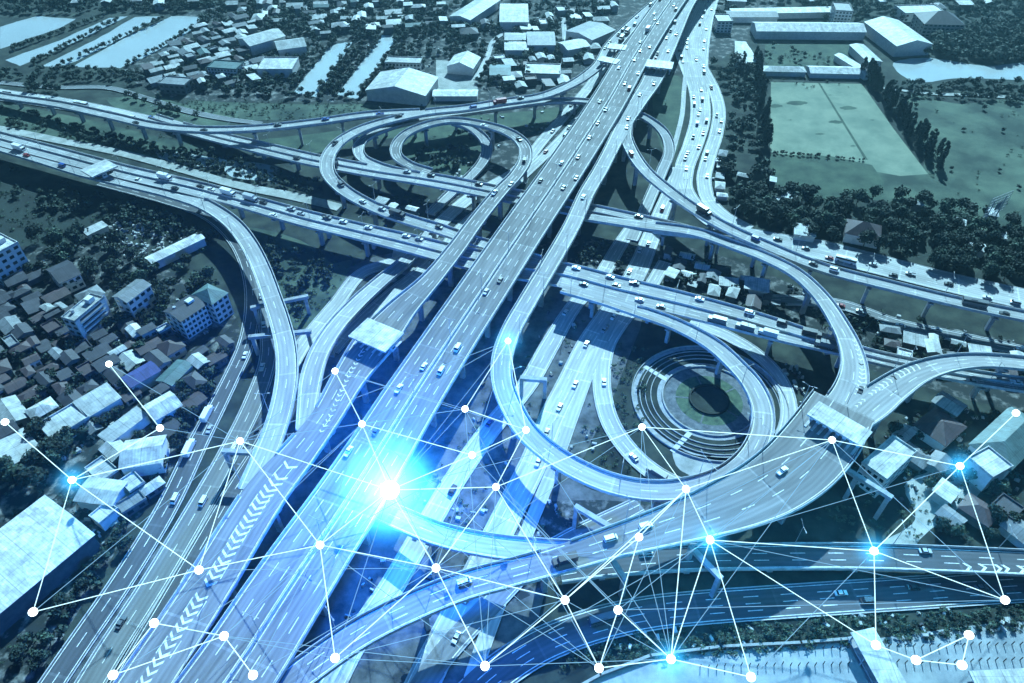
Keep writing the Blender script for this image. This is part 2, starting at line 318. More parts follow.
# ground roads
def G(key, label, pts, m='conc_road', lanes=2, name='road', kerb=True):
    R(key, label, [(p[0], p[1], 0.12, p[2]) for p in pts], ground=True, m=m, lanes=lanes, name=name, bar=kerb)
G('north_road', 'broad bright road crowded with cars at top centre', [(735,-45,15),(715,-20,20),(703,8,24),(696,25,28),(691,45,30),(694,68,22),(699,92,15),(700,120,14),(693,145,13),(684,171,12),(684,188,11),(697,208,12),(725,228,13),(768,240,16),(820,250,19),(868,262,19),(943,281,18),(1070,309,18)], lanes=4)
G('side_road', 'curved side road right of the broad bright road', [(696,55,7),(706,73,8),(714,90,9),(719,110,9),(716,135,9),(708,160,9),(704,183,9),(710,202,9),(724,215,8),(750,229,7)])
G('thin_lane', 'thin pale lane between the upper right roads', [(687,62,3),(684,90,3),(682,115,3),(676,140,3),(668,168,3)], lanes=0)
G('under_road', 'road passing under the flyovers right of centre', [(677,168,7),(672,185,8),(663,208,9),(650,240,10),(637,271,11),(612,310,11),(590,342,11),(571,380,11),(551,420,11),(534,462,11),(505,520,11),(480,570,11),(455,620,11),(420,690,11),(400,740,11)], lanes=3)
G('under_road_two', 'pale service road beside the widest expressway', [(640,215,6),(620,245,8),(598,280,8),(575,305,8),(552,342,9),(527,385,9),(490,430,9),(455,480,9),(425,530,9),(390,590,9),(350,650,9),(325,700,9)])
G('ring_road', 'curved road round the circular garden', [(665,262,7),(645,295,7),(620,325,7),(607,345,8),(602,370,8),(603,397,8),(611,424,8),(626,447,8),(646,467,8),(668,481,8),(700,492,8),(735,490,8),(765,470,7),(783,440,7),(789,408,7),(779,378,7),(755,353,7),(725,335,7),(690,322,7)], lanes=2)
G('garden_lane', 'thin lane left of the ring road', [(640,275,5),(612,322,5),(590,370,5),(572,418,5),(553,470,5),(530,525,5),(500,600,5),(466,695,5)], lanes=0)
G('service_strip', 'pale service road left of the widest expressway', [(606,62,8),(590,86,8),(568,112,8),(545,138,8),(515,172,8),(470,198,9),(440,224,9),(410,257,9),(363,273,8),(338,302,8),(300,350,8),(288,372,8)])
G('service_strip_two', 'second pale service road left of the widest expressway', [(600,92,6),(565,135,7),(535,165,7),(495,200,7),(463,226,7),(432,262,7),(392,293,7),(352,330,7),(332,352,7)])
G('front_road', 'dark frontage road bending round the left village', [(100,183,7),(165,200,8),(205,214,8),(235,240,8),(249,270,8),(253,305,8),(246,345,8),(228,385,8),(200,440,9),(165,512,9),(120,585,9),(72,655,9),(35,710,9)], m='asphalt')
G('front_road_two', 'frontage road under the curving left ramp', [(225,222,6),(248,250,7),(262,285,7),(268,325,8),(268,360,8),(255,400,9),(228,455,9),(192,520,10),(150,590,10),(108,655,10),(75,710,10)], m='deck_grey')
G('front_road_three', 'narrow dark road left of the merging ramps', [(292,345,6),(288,385,6),(265,440,7),(232,495,8),(200,550,8),(168,605,8),(125,680,8),(105,720,8)], m='asphalt')
G('left_highway', 'broad ground highway at the far left below the fish ponds', [(-80,78,14),(0,95,16),(50,102,16),(100,111,15),(150,122,14),(200,133,13),(240,143,12)], lanes=4)
G('left_highway_two', 'pale dirt road along the drainage ditch', [(-60,119,6),(0,129,7),(60,141,7),(120,153,7),(180,169,7),(240,186,7),(300,198,8),(340,208,7)], m='dirt', lanes=0, kerb=False)
G('right_front', 'pale service road below the right highway', [(770,300,8),(840,305,8),(900,325,8),(960,338,8),(1060,360,8)], m='deck_grey')
G('lower_right_ground', 'dark asphalt road curving across the lower right', [(1090,583,12),(1024,586,12),(900,594,12),(768,603,12),(700,608,12),(652,613,12),(590,627,12),(537,648,12),(490,680,12),(455,715,12)], m='asphalt', lanes=4)
G('lower_mid_ground', 'road under the broad deck near lower centre', [(640,505,7),(600,525,8),(570,540,8),(530,565,8),(490,605,8),(440,660,8),(405,715,8)], m='deck_grey')
G('far_lane', 'pale lane past the warehouses at top', [(512,30,4),(497,38,4),(487,58,4),(476,80,4)], lanes=0)
G('far_cross_lane', 'straight pale lane among the far sheds', [(563,18,4),(565,40,4),(566,63,4)], lanes=0)
G('pond_lane', 'winding grey lane between the ponds and left highway', [(0,83,5),(60,88,5),(105,88,5),(150,100,5),(190,112,6),(230,120,5),(262,124,4)], m='deck_grey', lanes=0)
G('far_right_lane', 'thin pale lane beside the right pond', [(880,88,3),(930,94,4),(985,96,5),(1040,100,5)], m='dirt', lanes=0, kerb=False)
G('village_lane', 'pale lane running through the left village', [(28,520,4),(70,478,4),(110,435,4),(150,397,4),(185,362,4),(215,338,4)], m='yard', lanes=0, kerb=False)
RD = {r['key']: r for r in ROADS}
def road_hit(x, y, z=None, margin=0.0, skip=None, dz=2.5, only=None):
    """is (x, y) inside a road's footprint? z given: only decks near that height"""
    for r in ROADS:
        if skip is not None and r is skip: continue
        if only and not only(r): continue
        S = r['S']; d2 = (S[:, 0]-x)**2+(S[:, 1]-y)**2; i = int(np.argmin(d2))
        if d2[i] < (S[i, 3]/2+margin)**2:
            if i in (0, len(S)-1):
                t = r['T'][i]; al = (x-S[i, 0])*t[0]+(y-S[i, 1])*t[1]
                if (i == 0 and al < -1.5) or (i > 0 and al > 1.5): continue
            if z is None or abs(S[i, 2]-z) < dz: return True
    return False

def ribbon(rd, a, b, dz, mb, i0=0, i1=None, fa=None, fb=None):
    """flat strip between offsets a and b across the road"""
    S, N = rd['S'], rd['N']; i1 = len(S)-1 if i1 is None else i1
    vs = []
    for i in range(i0, i1+1):
        w2 = S[i, 3]/2
        A = fa(w2) if fa else a; B = fb(w2) if fb else b
        vs.append((S[i, 0]+N[i, 0]*A, S[i, 1]+N[i, 1]*A, S[i, 2]+dz)); vs.append((S[i, 0]+N[i, 0]*B, S[i, 1]+N[i, 1]*B, S[i, 2]+dz))
    mb.add(vs, [(2*k+1, 2*k, 2*k+2, 2*k+3) for k in range(i1-i0)])
def sweep(rd, prof, mb, i0, i1, off):
    """closed profile (u, v) swept; off(w2) gives the offset of its origin"""
    S, N = rd['S'], rd['N']; n = len(prof); vs = []
    for i in range(i0, i1+1):
        o = off(S[i, 3]/2)
        for u, v in prof:
            uu = u(S[i, 3]/2) if callable(u) else u
            vs.append((S[i, 0]+N[i, 0]*(o+uu), S[i, 1]+N[i, 1]*(o+uu), S[i, 2]+v))
    fs = [(k*n+j, k*n+(j+1) % n, (k+1)*n+(j+1) % n, (k+1)*n+j) for k in range(i1-i0) for j in range(n)]
    L = (i1-i0)*n
    fs += [tuple(range(n-1, -1, -1)), tuple(L+j for j in range(n))]
    mb.add(vs, fs)
def runs(flags):
    out = []; s = None
    for i, f in enumerate(flags):
        if f and s is None: s = i
        if not f and s is not None:
            if i-s > 2: out.append((s, i-1))
            s = None
    if s is not None and len(flags)-s > 2: out.append((s, len(flags)-1))
    return out

def build_road(rd):
    S, N, T, d = rd['S'], rd['N'], rd['T'], rd['d']; n = len(S); g = rd['ground']
    if g:
        mb = MB(); ribbon(rd, 0, 0, 0, mb, fa=lambda w: -w, fb=lambda w: w)
        root = mb.build(rd['name'], rd['m']); root['kind'] = 'structure'; root['label'] = rd['label']
        deck = root
        uv = deck.data.uv_layers.new(name='UVMap')
        for p in deck.data.polygons:
            for li in p.loop_indices:
                vi = deck.data.loops[li].vertex_index; k = vi//2; s = -1 if vi % 2 == 0 else 1
                uv.data[li].uv = (s*S[k, 3]/2+0.9, d[k])
    else:
        root = thing(rd['name'], rd['label'], 'elevated road')
        prof = [(lambda w: -w, 0), (lambda w: -w, -0.35), (lambda w: -w*0.55, -0.75), (lambda w: -w*0.50, -2.0), (lambda w: w*0.50, -2.0), (lambda w: w*0.55, -0.75), (lambda w: w, -0.35), (lambda w: w, 0)]
        mb = MB(); sweep(rd, prof, mb, 0, n-1, lambda w: 0)
        deck = mb.build('deck', [rd['m'], 'pier'], root)
        uv = deck.data.uv_layers.new(name='UVMap')
        q = len(prof)
        for p in deck.data.polygons:
            if abs(p.normal.z) < 0.9 or p.normal.z*1 < 0 and False: p.material_index = 1
            for li in p.loop_indices:
                vi = deck.data.loops[li].vertex_index; k = vi//q; j = vi % q
                s = -1 if j < 4 else 1
                uv.data[li].uv = (s*S[k, 3]/2+0.9, d[k])
    # barriers or kerbs, left out where another road joins
    for sgn in (-1, 1):
        if not rd['bar']: continue
        fl = []
        for i in range(n):
            x = S[i, 0]+N[i, 0]*sgn*(S[i, 3]/2-0.2); y = S[i, 1]+N[i, 1]*sgn*(S[i, 3]/2-0.2)
            fl.append(not road_hit(x, y, S[i, 2], -0.6, rd, dz=(0.5 if g else 1.6)))
        bm_ = MB()
        for a, b in runs(fl):
            if g: prof = [(-0.18, -0.1), (0.18, -0.1), (0.18, 0.13), (-0.18, 0.13)]
            else: prof = [(-0.25, -0.3), (0.27, -0.3), (0.27, 0.15), (0.12, 1.05), (-0.12, 1.05), (-0.25, 0.15)]
            sweep(rd, prof, bm_, a, b, lambda w: sgn*(w-0.05))
        if bm_.v: bm_.build('kerb' if g else 'barrier', 'barrier', root)
    if rd['median']:
        bm_ = MB(); sweep(rd, [(-0.4, -0.05), (0.4, -0.05), (0.16, 0.95), (-0.16, 0.95)], bm_, 0, n-1, lambda w: 0); bm_.build('median_barrier', 'barrier', root)
    # painted lines
    if rd['lanes'] > 0:
        mb = MB()
        def ok(i, off):
            return not road_hit(S[i, 0]+N[i, 0]*off, S[i, 1]+N[i, 1]*off, S[i, 2], -0.2, rd, dz=1.0)
        for sgn in (-1, 1):
            fl = [ok(i, sgn*(S[i, 3]/2-0.9)) for i in range(n)]
            for a, b in runs(fl): ribbon(rd, 0, 0, 0.016, mb, a, b, lambda w: sgn*(w-1.0)-0.13, lambda w: sgn*(w-1.0)+0.13)
        if rd['median']:
            for sgn in (-1, 1): ribbon(rd, sgn*1.0-0.13, sgn*1.0+0.13, 0.016, mb)
        L = rd['lanes']
        for k in range(1, L):
            if rd['median'] and k*2 == L: continue
            i = 0; nxt = 0
            while i < n-1:
                j = i+1
                while j < n-1 and d[j]-d[i] < 4: j += 1
                w2 = S[i, 3]/2-1.0; off = -w2+2*w2*k/L
                if ok(i, off): ribbon(rd, 0, 0, 0.016, mb, i, j, lambda w: -(w-1)+2*(w-1)*k/L-0.13, lambda w: -(w-1)+2*(w-1)*k/L+0.13)
                while j < n-1 and d[j]-d[i] < 12: j += 1
                i = j
        if mb.v: mb.build('lane_marking', 'line', root)
    # piers
    if not g and rd['piers']:
        nxt = 12
        for i in range(n):
            if d[i] < nxt or S[i, 2] < 4.0: continue
            x, y, z, wd = S[i]
            sx, sy = toscreen((x, y, z))
            if sx < -120 or sx > 1140 or sy > 800 or sy < -60: nxt = d[i]+20; continue
            col = [0.0] if wd < 14 else [-wd*0.25, wd*0.25]
            bad = False
            for c in col:
                if road_hit(x+N[i, 0]*c, y+N[i, 1]*c, None, 1.0, rd, only=lambda r: (r['ground'] or True) and (r['S'][int(np.argmin((r['S'][:, 0]-x)**2+(r['S'][:, 1]-y)**2)), 2] < z+0.5)): bad = True
            if bad:
                nxt = d[i]+2.5; continue
            mb = MB(); rz = math.atan2(N[i, 1], N[i, 0]); top = z-2.0
            for c in col:
                X, Y = x+N[i, 0]*c, y+N[i, 1]*c
                mb.box((X, Y, (top-1.4)/2-0.2), (2.3, 1.6, top-1.4+0.4), rz)
            # hammerhead cap
            hw = wd*0.46; cx, cy = x, y; ca, sa = math.cos(rz), math.sin(rz); vs = []
            for yy in (-0.95, 0.95):
                for (xx, zz) in ((-hw, top+0.05), (hw, top+0.05), (hw, top-0.6), (hw*0.45, top-1.6), (-hw*0.45, top-1.6), (-hw, top-0.6)):
                    vs.append((cx+xx*ca-yy*sa, cy+xx*sa+yy*ca, zz))
            mb.add(vs, [(0, 1, 2, 3, 4, 5), (11, 10, 9, 8, 7, 6)]+[(k, 6+k, 6+(k+1) % 6, (k+1) % 6) for k in range(6)])
            mb.build('pier', 'pier', root)
            nxt = d[i]+28
    rd['root'] = root
    return root
for r in ROADS: build_road(r)

def chevrons(rd, pxa, pxb, half, step, offa=0.0, offb=0.0, thick=0.7, depth=1.6):
    """row of painted chevrons along a road between two photo points"""
    S, N, T, d = rd['S'], rd['N'], rd['T'], rd['d']
    def near(px):
        best = min(range(len(S)), key=lambda i: (toscreen(S[i])[0]-px[0])**2+(toscreen(S[i])[1]-px[1])**2); return best
    a, b = near(pxa), near(pxb)
    if a > b: a, b, offa, offb = b, a, offb, offa
    mb = MB(); s = d[a]
    while s < d[b]:
        i = int(np.searchsorted(d, s)); i = min(i, len(S)-1); t = (s-d[a])/(d[b]-d[a]); o = offa+(offb-offa)*t
        h = half(t) if callable(half) else half
        c = S[i, :2]+N[i]*o; z = S[i, 2]+0.022
        for sg in (-1, 1):
            p = [c, c+T[i]*thick, c+T[i]*(thick-depth)+N[i]*sg*h, c+T[i]*(-depth)+N[i]*sg*h]
            vs = [(q[0], q[1], z) for q in p]
            mb.add(vs, [(0, 1, 2, 3) if sg < 0 else (3, 2, 1, 0)])
        s += step
    mb.build('chevron_marking', 'line', rd['root'])
chevrons(RD['left_merge'], (282,462), (140,690), lambda t: 3.0-1.3*t, 2.9, 0.5, -0.5, 1.0, 1.8)
chevrons(RD['left_merge'], (372,345), (318,430), 1.0, 2.6, -2.4, 2.0, 0.6, 0.9)
chevrons(RD['garden_ramp'], (846,340), (846,398), lambda t: 0.6+1.2*t, 2.4, 2.8, 3.6, 0.7, 0.9)
chevrons(RD['right_ramp_out'], (925,370), (866,410), lambda t: 0.6+1.6*t, 2.6, 3.2, 3.4, 0.7, 0.9)
chevrons(RD['lower_right'], (965,558), (1040,563), 1.4, 4.0, -2.5, -2.5, 1.2, 1.6)

# straddle bents beside some ramps (parts of those ramps)
def bent(rd, a, b, z, legs=(0, 1), leg_to=0.0):
    mb = MB(); A, B = P(a[0], a[1], z), P(b[0], b[1], z); v = B-A; L = v.length; rz = math.atan2(v.y, v.x); c = (A+B)/2
    mb.box((c.x, c.y, z-0.8), (L, 1.9, 1.6), rz)
    for t in legs:
        q = A.lerp(B, 0.06+0.88*t); mb.box((q.x, q.y, (z-1.6)/2-0.2), (1.6, 1.7, z-1.6+0.4), rz)
    mb.build('pier', 'pier', rd['root'])
bent(RD['curve_ramp'], (250,307), (308,295), 11.5)
bent(RD['curve_ramp'], (248,336), (311,330), 12)
bent(RD['curve_ramp'], (293,387), (322,395), 13)
bent(RD['curve_ramp'], (222,450), (262,452), 13)
bent(RD['plaza_deck'], (845,467), (893,497), 15, (0.25, 1))
bent(RD['plaza_deck'], (612,527), (575,505), 14, (1,))
bent(RD['plaza_deck'], (690,545), (722,578), 14, (0, 1))
bent(RD['plaza_deck'], (608,552), (626,580), 12, (1,))
bent(RD['right_ramp'], (520,377), (547,379), 12)

# ================================================================ GROUND SHEETS
mb = MB(); mb.add([(-2500, -800, 0), (2500, -800, 0), (2500, 4000, 0), (-2500, 4000, 0)], [(0, 1, 2, 3)])
gr = mb.build('ground', 'scrub'); gr['kind'] = 'structure'
def patch(name, px, z, m, label=None, smooth=True, jit=0.25, kind='structure'):
    return sheet(name, smooth_poly(px, 7, jit) if smooth else px, z, m, kind, label)
patch('grass', [(771,82),(862,84),(893,128),(928,174),(900,176),(770,152)], .03, 'field', 'dry pale green playing field', False)
patch('grass', [(770,154),(830,156),(872,165),(884,182),(884,200),(830,200),(770,190)], .035, 'grass', 'dark green grass below the playing field', False)
patch('meadow', [(905,98),(960,104),(1060,108),(1060,240),(1000,235),(940,214),(890,205),(880,186),(872,166),(905,168),(925,160)], .025, 'meadow')
patch('lawn', [(765,44),(858,44),(858,66),(765,66)], .028, 'grass', None, False)
patch('meadow', [(245,228),(300,240),(330,262),(352,262),(330,300),(300,330),(278,300),(262,255)], .026, 'meadow')
patch('lawn', [(398,140),(425,128),(452,127),(478,140),(482,155),(468,176),(430,170),(400,158)], .03, 'grass')
patch('lawn', [(256,142),(330,132),(400,122),(520,112),(560,108),(545,125),(500,128),(380,140),(300,158)], .027, 'grass')
patch('meadow', [(0,104),(80,118),(150,135),(210,150),(150,160),(60,140),(0,127)], .026, 'meadow')
patch('meadow', [(110,98),(170,100),(230,124),(160,128),(120,110)], .029, 'meadow')
patch('meadow', [(190,102),(280,104),(430,106),(300,119),(220,118)], .022, 'meadow')
patch('moor', [(-60,190),(40,182),(120,196),(150,215),(60,245),(-60,235)], .03, 'darkfield')
patch('lawn', [(655,85),(682,80),(680,140),(668,160),(655,125)], .03, 'grass')
patch('village_ground', [(-40,260),(90,240),(215,300),(238,345),(190,440),(110,560),(20,690),(-80,690)], .02, 'yard')
patch('dirt_ground', [(560,240),(700,250),(860,310),(1040,350),(1040,410),(900,380),(760,320),(560,262)], .02, 'yard')
patch('dirt_ground', [(480,90),(590,90),(560,140),(500,180),(450,240),(400,270),(440,200)], .02, 'yard')
patch('far_ground', [(150,28),(420,-40),(760,-40),(720,60),(500,95),(320,102),(150,92)], .015, 'yard')
patch('dirt_ground', [(905,485),(940,470),(985,478),(968,505),(930,530),(900,560),(880,545),(915,520)], .035, 'dirt')
patch('dirt_ground', [(400,240),(428,258),(415,275),(392,268)], .035, 'dirt')
patch('dirt_ground', [(490,520),(600,500),(700,520),(600,560),(520,600),(450,620)], .02, 'yard')
patch('yard', [(436,60),(475,62),(478,92),(436,90)], .034, 'dirt', None, False)
patch('paved_ground', [(560,282),(640,300),(620,380),(580,480),(640,500),(560,560),(470,690),(60,720),(120,600),(230,455),(300,330),(345,270),(420,250),(470,265)], .012, 'apron')
patch('grass_path', [(818,83),(820,83),(868,160),(865,160)], .05, 'grass', None, False, 0)
for x, y, a in ((797,103,11),(848,108,9),(836,122,8),(820,134,5),(853,146,3),(775,106,8),(872,120,2),(830,95,2),(790,120,2)):
    patch('worn_patch', [(x-a,y),(x,y-a*.22),(x+a,y),(x,y+a*.2)], .055, 'grass', None, True, .2)
# water
PONDS = [[(893,63),(930,58),(985,66),(1040,62),(1060,80),(1020,80),(960,78),(915,82)], [(436,60),(475,62),(478,92),(436,90)]]
for q in ([(0,27),(36,16),(76,19),(60,28),(0,49)], [(5,60),(60,40),(110,18),(128,16),(75,42),(20,66)], [(42,66),(95,40),(135,17),(160,16),(110,45),(60,68)],
          [(72,67),(130,35),(172,16),(210,17),(180,38),(150,55),(120,68)], [(293,93),(330,45),(352,42),(340,62),(316,97)], [(337,95),(360,65),(382,35),(398,35),(388,55),(357,99)]):
    PONDS.append(q); qq = []
    for (x0, y0), (x1, y1) in zip(q, q[1:]+q[:1]):
        for t_ in range(6): qq.append((x0+(x1-x0)*t_/6+rng.normal(0, .35), y0+(y1-y0)*t_/6+rng.normal(0, .2)))
    patch('pond_water', qq, .04, 'water', 'pale still fish pond', False)
patch('pond_water', [(893,63),(930,58),(985,66),(1040,62),(1060,80),(1020,80),(960,78),(915,82)], .04, 'water', 'pale pond beside the warehouses')
patch('ditch_water', [(160,150),(215,158),(270,165),(275,172),(215,168),(165,160)], .045, 'water')
patch('ditch_water', [(225,166),(262,170),(275,180),(235,178)], .05, 'water')
patch('canal_water', [(560,700),(640,662),(720,650),(850,641),(1080,628),(1100,760),(500,760)],   .05, 'canal', 'pale canal in the lower right corner')

# circular garden
gc = P(709, 400, 0)
def ring(name, r0, r1, z, m, n=64, h=0.0, parent=None):
    mb = MB(); vs = []
    for k in range(n):
        a = 2*math.pi*k/n
        for r in (r0, r1): vs.append((r*math.cos(a), r*math.sin(a), z))
    if h:
        for k in range(n):
            a = 2*math.pi*k/n
            for r in (r0, r1): vs.append((r*math.cos(a), r*math.sin(a), z+h))
        fs = []
        for k in range(n):
            k2 = (k+1) % n
            fs += [(2*n+2*k, 2*n+2*k+1, 2*n+2*k2+1, 2*n+2*k2), (2*k+1, 2*k2+1, 2*n+2*k2+1, 2*n+2*k+1), (2*k2, 2*k, 2*n+2*k, 2*n+2*k2)]
        mb.add(vs, fs)
    else:
        mb.add(vs, [(2*k, 2*k+1, 2*((k+1) % n)+1, 2*((k+1) % n)) for k in range(n)])
    return mb.build(name, m, parent)
gd = thing('circular_garden', 'round sunken garden of concentric paths and green beds inside the loop ramp', 'garden', gc)
ring('lawn', 0.01, 8, .12, 'scrub', parent=gd)
ring('hedge', 8, 8.8, .05, 'leaf', h=0.9, parent=gd)
M['bed'] = mat('planting_bed', (0.09, 0.14, 0.08), .95, 0, .35, (0.025, 0.05, 0.035), 13, coords='World')
M['plaza'] = mat('plaza_paving', (0.16, 0.175, 0.19), .9, 0, .4, (0.05, 0.06, 0.07), 13, coords='World')
ring('planting_bed', 8.8, 14.5, .11, 'bed', parent=gd)
ring('paving', 14.5, 20, .10, 'plaza', parent=gd)
ring('kerb_wall', 20, 20.6, .05, 'wall_grey', h=0.8, parent=gd)
ring('path', 20.7, 22.6, .105, 'pier', parent=gd)
ring('planting_bed', 23.2, 31, .09, 'scrub', parent=gd)
for rr in (25.2, 27.6, 30): ring('terrace_wall', rr, rr+0.35, .05, 'wall_grey', h=0.5, parent=gd)
ring('path', 31.4, 33.5, .10, 'pier', parent=gd)
ring('kerb_wall', 33.5, 33.9, .05, 'wall_grey', h=0.8, parent=gd)
for k in range(5):
    a = 2*math.pi*k/5+0.5; mb = MB(); mb.box((11.6*math.cos(a), 11.6*math.sin(a), .14), (6.4, .7, .05), a); mb.build('path', 'plaza', gd)
for (aa, bb) in (((645,367),(668,381)), ((690,433),(672,452))):
    A, B = P(*aa, 0)-gc, P(*bb, 0)-gc; c = (A+B)/2; v = B-A; mb = MB(); mb.box((c.x, c.y, .16), (v.length, 2.2, .16), math.atan2(v.y, v.x)); mb.build('path', 'conc_road', gd)
patch('dirt_ground', [(674,448),(700,456),(742,455),(728,470),(700,477),(678,468)], .1, 'dirt')

# ================================================================ BUILDINGS
BOXES = []    # world circles of used ground
def used(x, y, r): return any((x-a)**2+(y-b)**2 < (r+c)**2 for a, b, c in BOXES)
def quad(A, B, Cc, h):
    a, b, c = P(*A, h), P(*B, h), P(*Cc, h)
    u = b-a; L = u.length; rz = math.atan2(u.y, u.x); nrm = Vector((-math.sin(rz), math.cos(rz), 0)); W = (c-b).dot(nrm)
    ctr = a+u/2+nrm*W/2
    return Vector((ctr.x, ctr.y, 0)), L, abs(W), rz
WIN = None
def win_mesh(w, h):
    key = 'win%.1f%.1f' % (w, h)
    if key not in bpy.data.meshes:
        mb = MB(); mb.box((0, 0, 0), (w, .12, h)); me = mb.mesh(key, 'glass'); return me
    return bpy.data.meshes[key]
def sill_mesh(w):
    key = 'sill%.1f' % w
    if key not in bpy.data.meshes:
        mb = MB(); mb.box((0, 0, 0), (w+.3, .5, .15)); return mb.mesh(key, 'wall_white')
    return bpy.data.meshes[key]
def building(ctr, L, W, h, rz, roof='gable', rm='roof_grey', wm='wall_grey', label='', cat='house', name='house', group=None, wins=None, rise=None, order=None, eave=.6, extra=None):
    t = thing(name, label, cat, ctr, rz, group, order); BOXES.append((ctr[0], ctr[1], 0.42*math.hypot(L, W)))
    mb = MB(); mb.box((0, 0, h/2-.1), (L, W, h+.2)); 
    if roof == 'gable':
        r = rise or W*0.16
        mb.add([(-L/2, -W/2, h), (-L/2, W/2, h), (-L/2, 0, h+r*0.97), (L/2, -W/2, h), (L/2, W/2, h), (L/2, 0, h+r*0.97)], [(0, 2, 1), (3, 4, 5), (0, 3, 5, 2), (1, 2, 5, 4)])
    mb.build('wall', wm, t)
    mb = MB(); e = eave
    if roof == 'gable':
        k = r/(W/2); th = .18
        for s in (-1, 1):
            vs = []
            for z0 in (0.03, .03+th):
                vs += [(-L/2-e, 0, h+r+z0), (L/2+e, 0, h+r+z0), (L/2+e, s*(W/2+e), h-k*e+z0), (-L/2-e, s*(W/2+e), h-k*e+z0)]
            mb.add(vs, [(4, 5, 6, 7), (3, 2, 1, 0), (0, 1, 5, 4), (1, 2, 6, 5), (2, 3, 7, 6), (3, 0, 4, 7)])
    elif roof == 'hip':
        r = rise or W*0.25; x, y = L/2+e, W/2+e; q = max(.2, L/2-W/2)
        vs = [(-x, -y, h), (x, -y, h), (x, y, h), (-x, y, h), (-q, 0, h+r), (q, 0, h+r), (-x, -y, h-.15), (x, -y, h-.15), (x, y, h-.15), (-x, y, h-.15)]
        mb.add(vs, [(0, 1, 5, 4), (1, 2, 5), (2, 3, 4, 5), (3, 0, 4), (0, 6, 7, 1), (1, 7, 8, 2), (2, 8, 9, 3), (3, 9, 6, 0), (9, 8, 7, 6)])
    elif roof == 'flat':
        mb.box((0, 0, h+.12), (L+.5, W+.5, .35))
        for s in (-1, 1):
            mb.box((0, s*(W/2), h+.62), (L+.5, .3, .7)); mb.box((s*(L/2), 0, h+.622), (.3, W-.4, .7))
    elif roof == 'shed':
        r = rise or W*0.1
        vs = []
        for z0 in (0.05, .25): vs += [(-L/2-e, -W/2-e, h+z0), (L/2+e, -W/2-e, h+z0), (L/2+e, W/2+e, h+r+z0), (-L/2-e, W/2+e, h+r+z0)]
        mb.add(vs, [(4, 5, 6, 7), (3, 2, 1, 0), (0, 1, 5, 4), (1, 2, 6, 5), (2, 3, 7, 6), (3, 0, 4, 7)])
    ro = mb.build('roof', rm, t)
    if wins:   # (rows, nl, nw) windows per storey on long / short sides that face the camera
        rows, nl, nw = wins[:3]; fh = h/rows
        ww = min(2.2, L/max(nl, 1)*0.6)
        for side in range(4):
            a = rz + side*math.pi/2 - math.pi/2
            nx, ny = math.cos(a), math.sin(a)
            if nx*(-ctr[0])+ny*(-ctr[1]) < 0: continue
            cnt, span, dist = (nl, L, W/2) if side % 2 == 0 else (nw, W, L/2)
            if not cnt: continue
            la = side*math.pi/2-math.pi/2
            w2 = min(2.2, span/cnt*0.6)
            for rr in range(rows):
                for k in range(cnt):
                    u = (-0.5+(k+.5)/cnt)*span; z = rr*fh+fh*.55
                    X = math.cos(la)*(dist+.03)-math.sin(la)*u*1; Y = math.sin(la)*(dist+.03)+math.cos(la)*u
                    wo_ = link('window', win_mesh(round(w2, 1), round(min(1.6, fh*.5), 1)), t, (X, Y, z), la+math.pi/2)
                    if rows > 2 and L > 10: link('sill', sill_mesh(round(w2, 1)), wo_, (0, -.1 if False else 0, -min(1.6, fh*.5)/2-.1))
    if extra: extra(t, L, W, h)
    return t
def tank_and_stair(t, L, W, h):
    mb = MB(); mb.box((L*.25, 0, h+1.5), (3.4, 3, 2.6)); mb.build('stair_head', 'wall_white', t)
    mb = MB()
    mb.cyl((-L*.25, W*.2, h+1.3), .8, 1.7); mb.build('water_tank', 'steel', t)
def balconies(t, L, W, h):
    for rr in range(1, 5):
        z = rr*h/5
        mb = MB(); mb.box((0, -W/2-.5, z), (L*.8, 1.1, .2)); mb.box((0, -W/2-1.0, z+.5), (L*.8, .12, .9)); mb.build('balcony', 'wall_white', t)
        mb = MB(); mb.box((0, -W/2-.0, z+1.4), (L*.74, .1, 1.1)); mb.build('balcony_opening_shade', 'shade', t)  # solid dark strip painted as the shade inside the balcony opening
    tank_and_stair(t, L, W, h)
# --- apartment blocks in the left village
c_, L_, W_, r_ = quad((161,314),(205,288),(188,328) if False else (195,284),12)
def apt(A, B, D, h, label, roof, rm, rows, nl, nw, extra=None, wm='wall_white'):
    c, L, W, rz = quad(A, B, D, h)
    nm = next((b for a, b in (('apartment', 'apartment_block'), ('school', 'school_block'), ('office', 'office_block'), ('tower', 'apartment_tower'), ('house', 'house')) if a in label), 'building')
    return building(c, L, W, h, rz, roof, rm, wm, label, nm.replace('_', ' '), nm, wins=(rows, nl, nw), extra=extra)
apt((181,321),(205,305),(188,296), 12, 'white four-storey apartment block with dark gabled roof and rows of small windows', 'gable', 'roof_dark', 4, 6, 3, tank_and_stair)
apt((212,304),(227,293),(212,281), 13, 'apartment block with pale teal hipped roof beside the frontage road', 'hip', 'roof_teal', 4, 3, 4)
apt((127,302),(150,285),(135,281), 12, 'white three-storey apartment block with blue-grey roof among trees', 'gable', 'roof_grey', 3, 4, 2, None)
apt((75,322),(104,298),(87,298), 13, 'long white apartment block with four rows of balconies', 'flat', 'roof_pale', 4, 0, 2, balconies)
apt((-12,259),(18,243),(6,232), 18, 'pale blue glazed office block at the left edge', 'flat', 'roof_white', 5, 4, 3, tank_and_stair, 'wall_white')
apt((60,253+30),(80,262+12),(64,262), 8, 'small white house with dark roof right of the glazed office block', 'gable', 'roof_dark', 2, 3, 2)
apt((83,303),(104,293),(95,286), 8, 'low white building with blue roof behind the balcony apartment block', 'hip', 'roof_grey', 2, 2, 2)
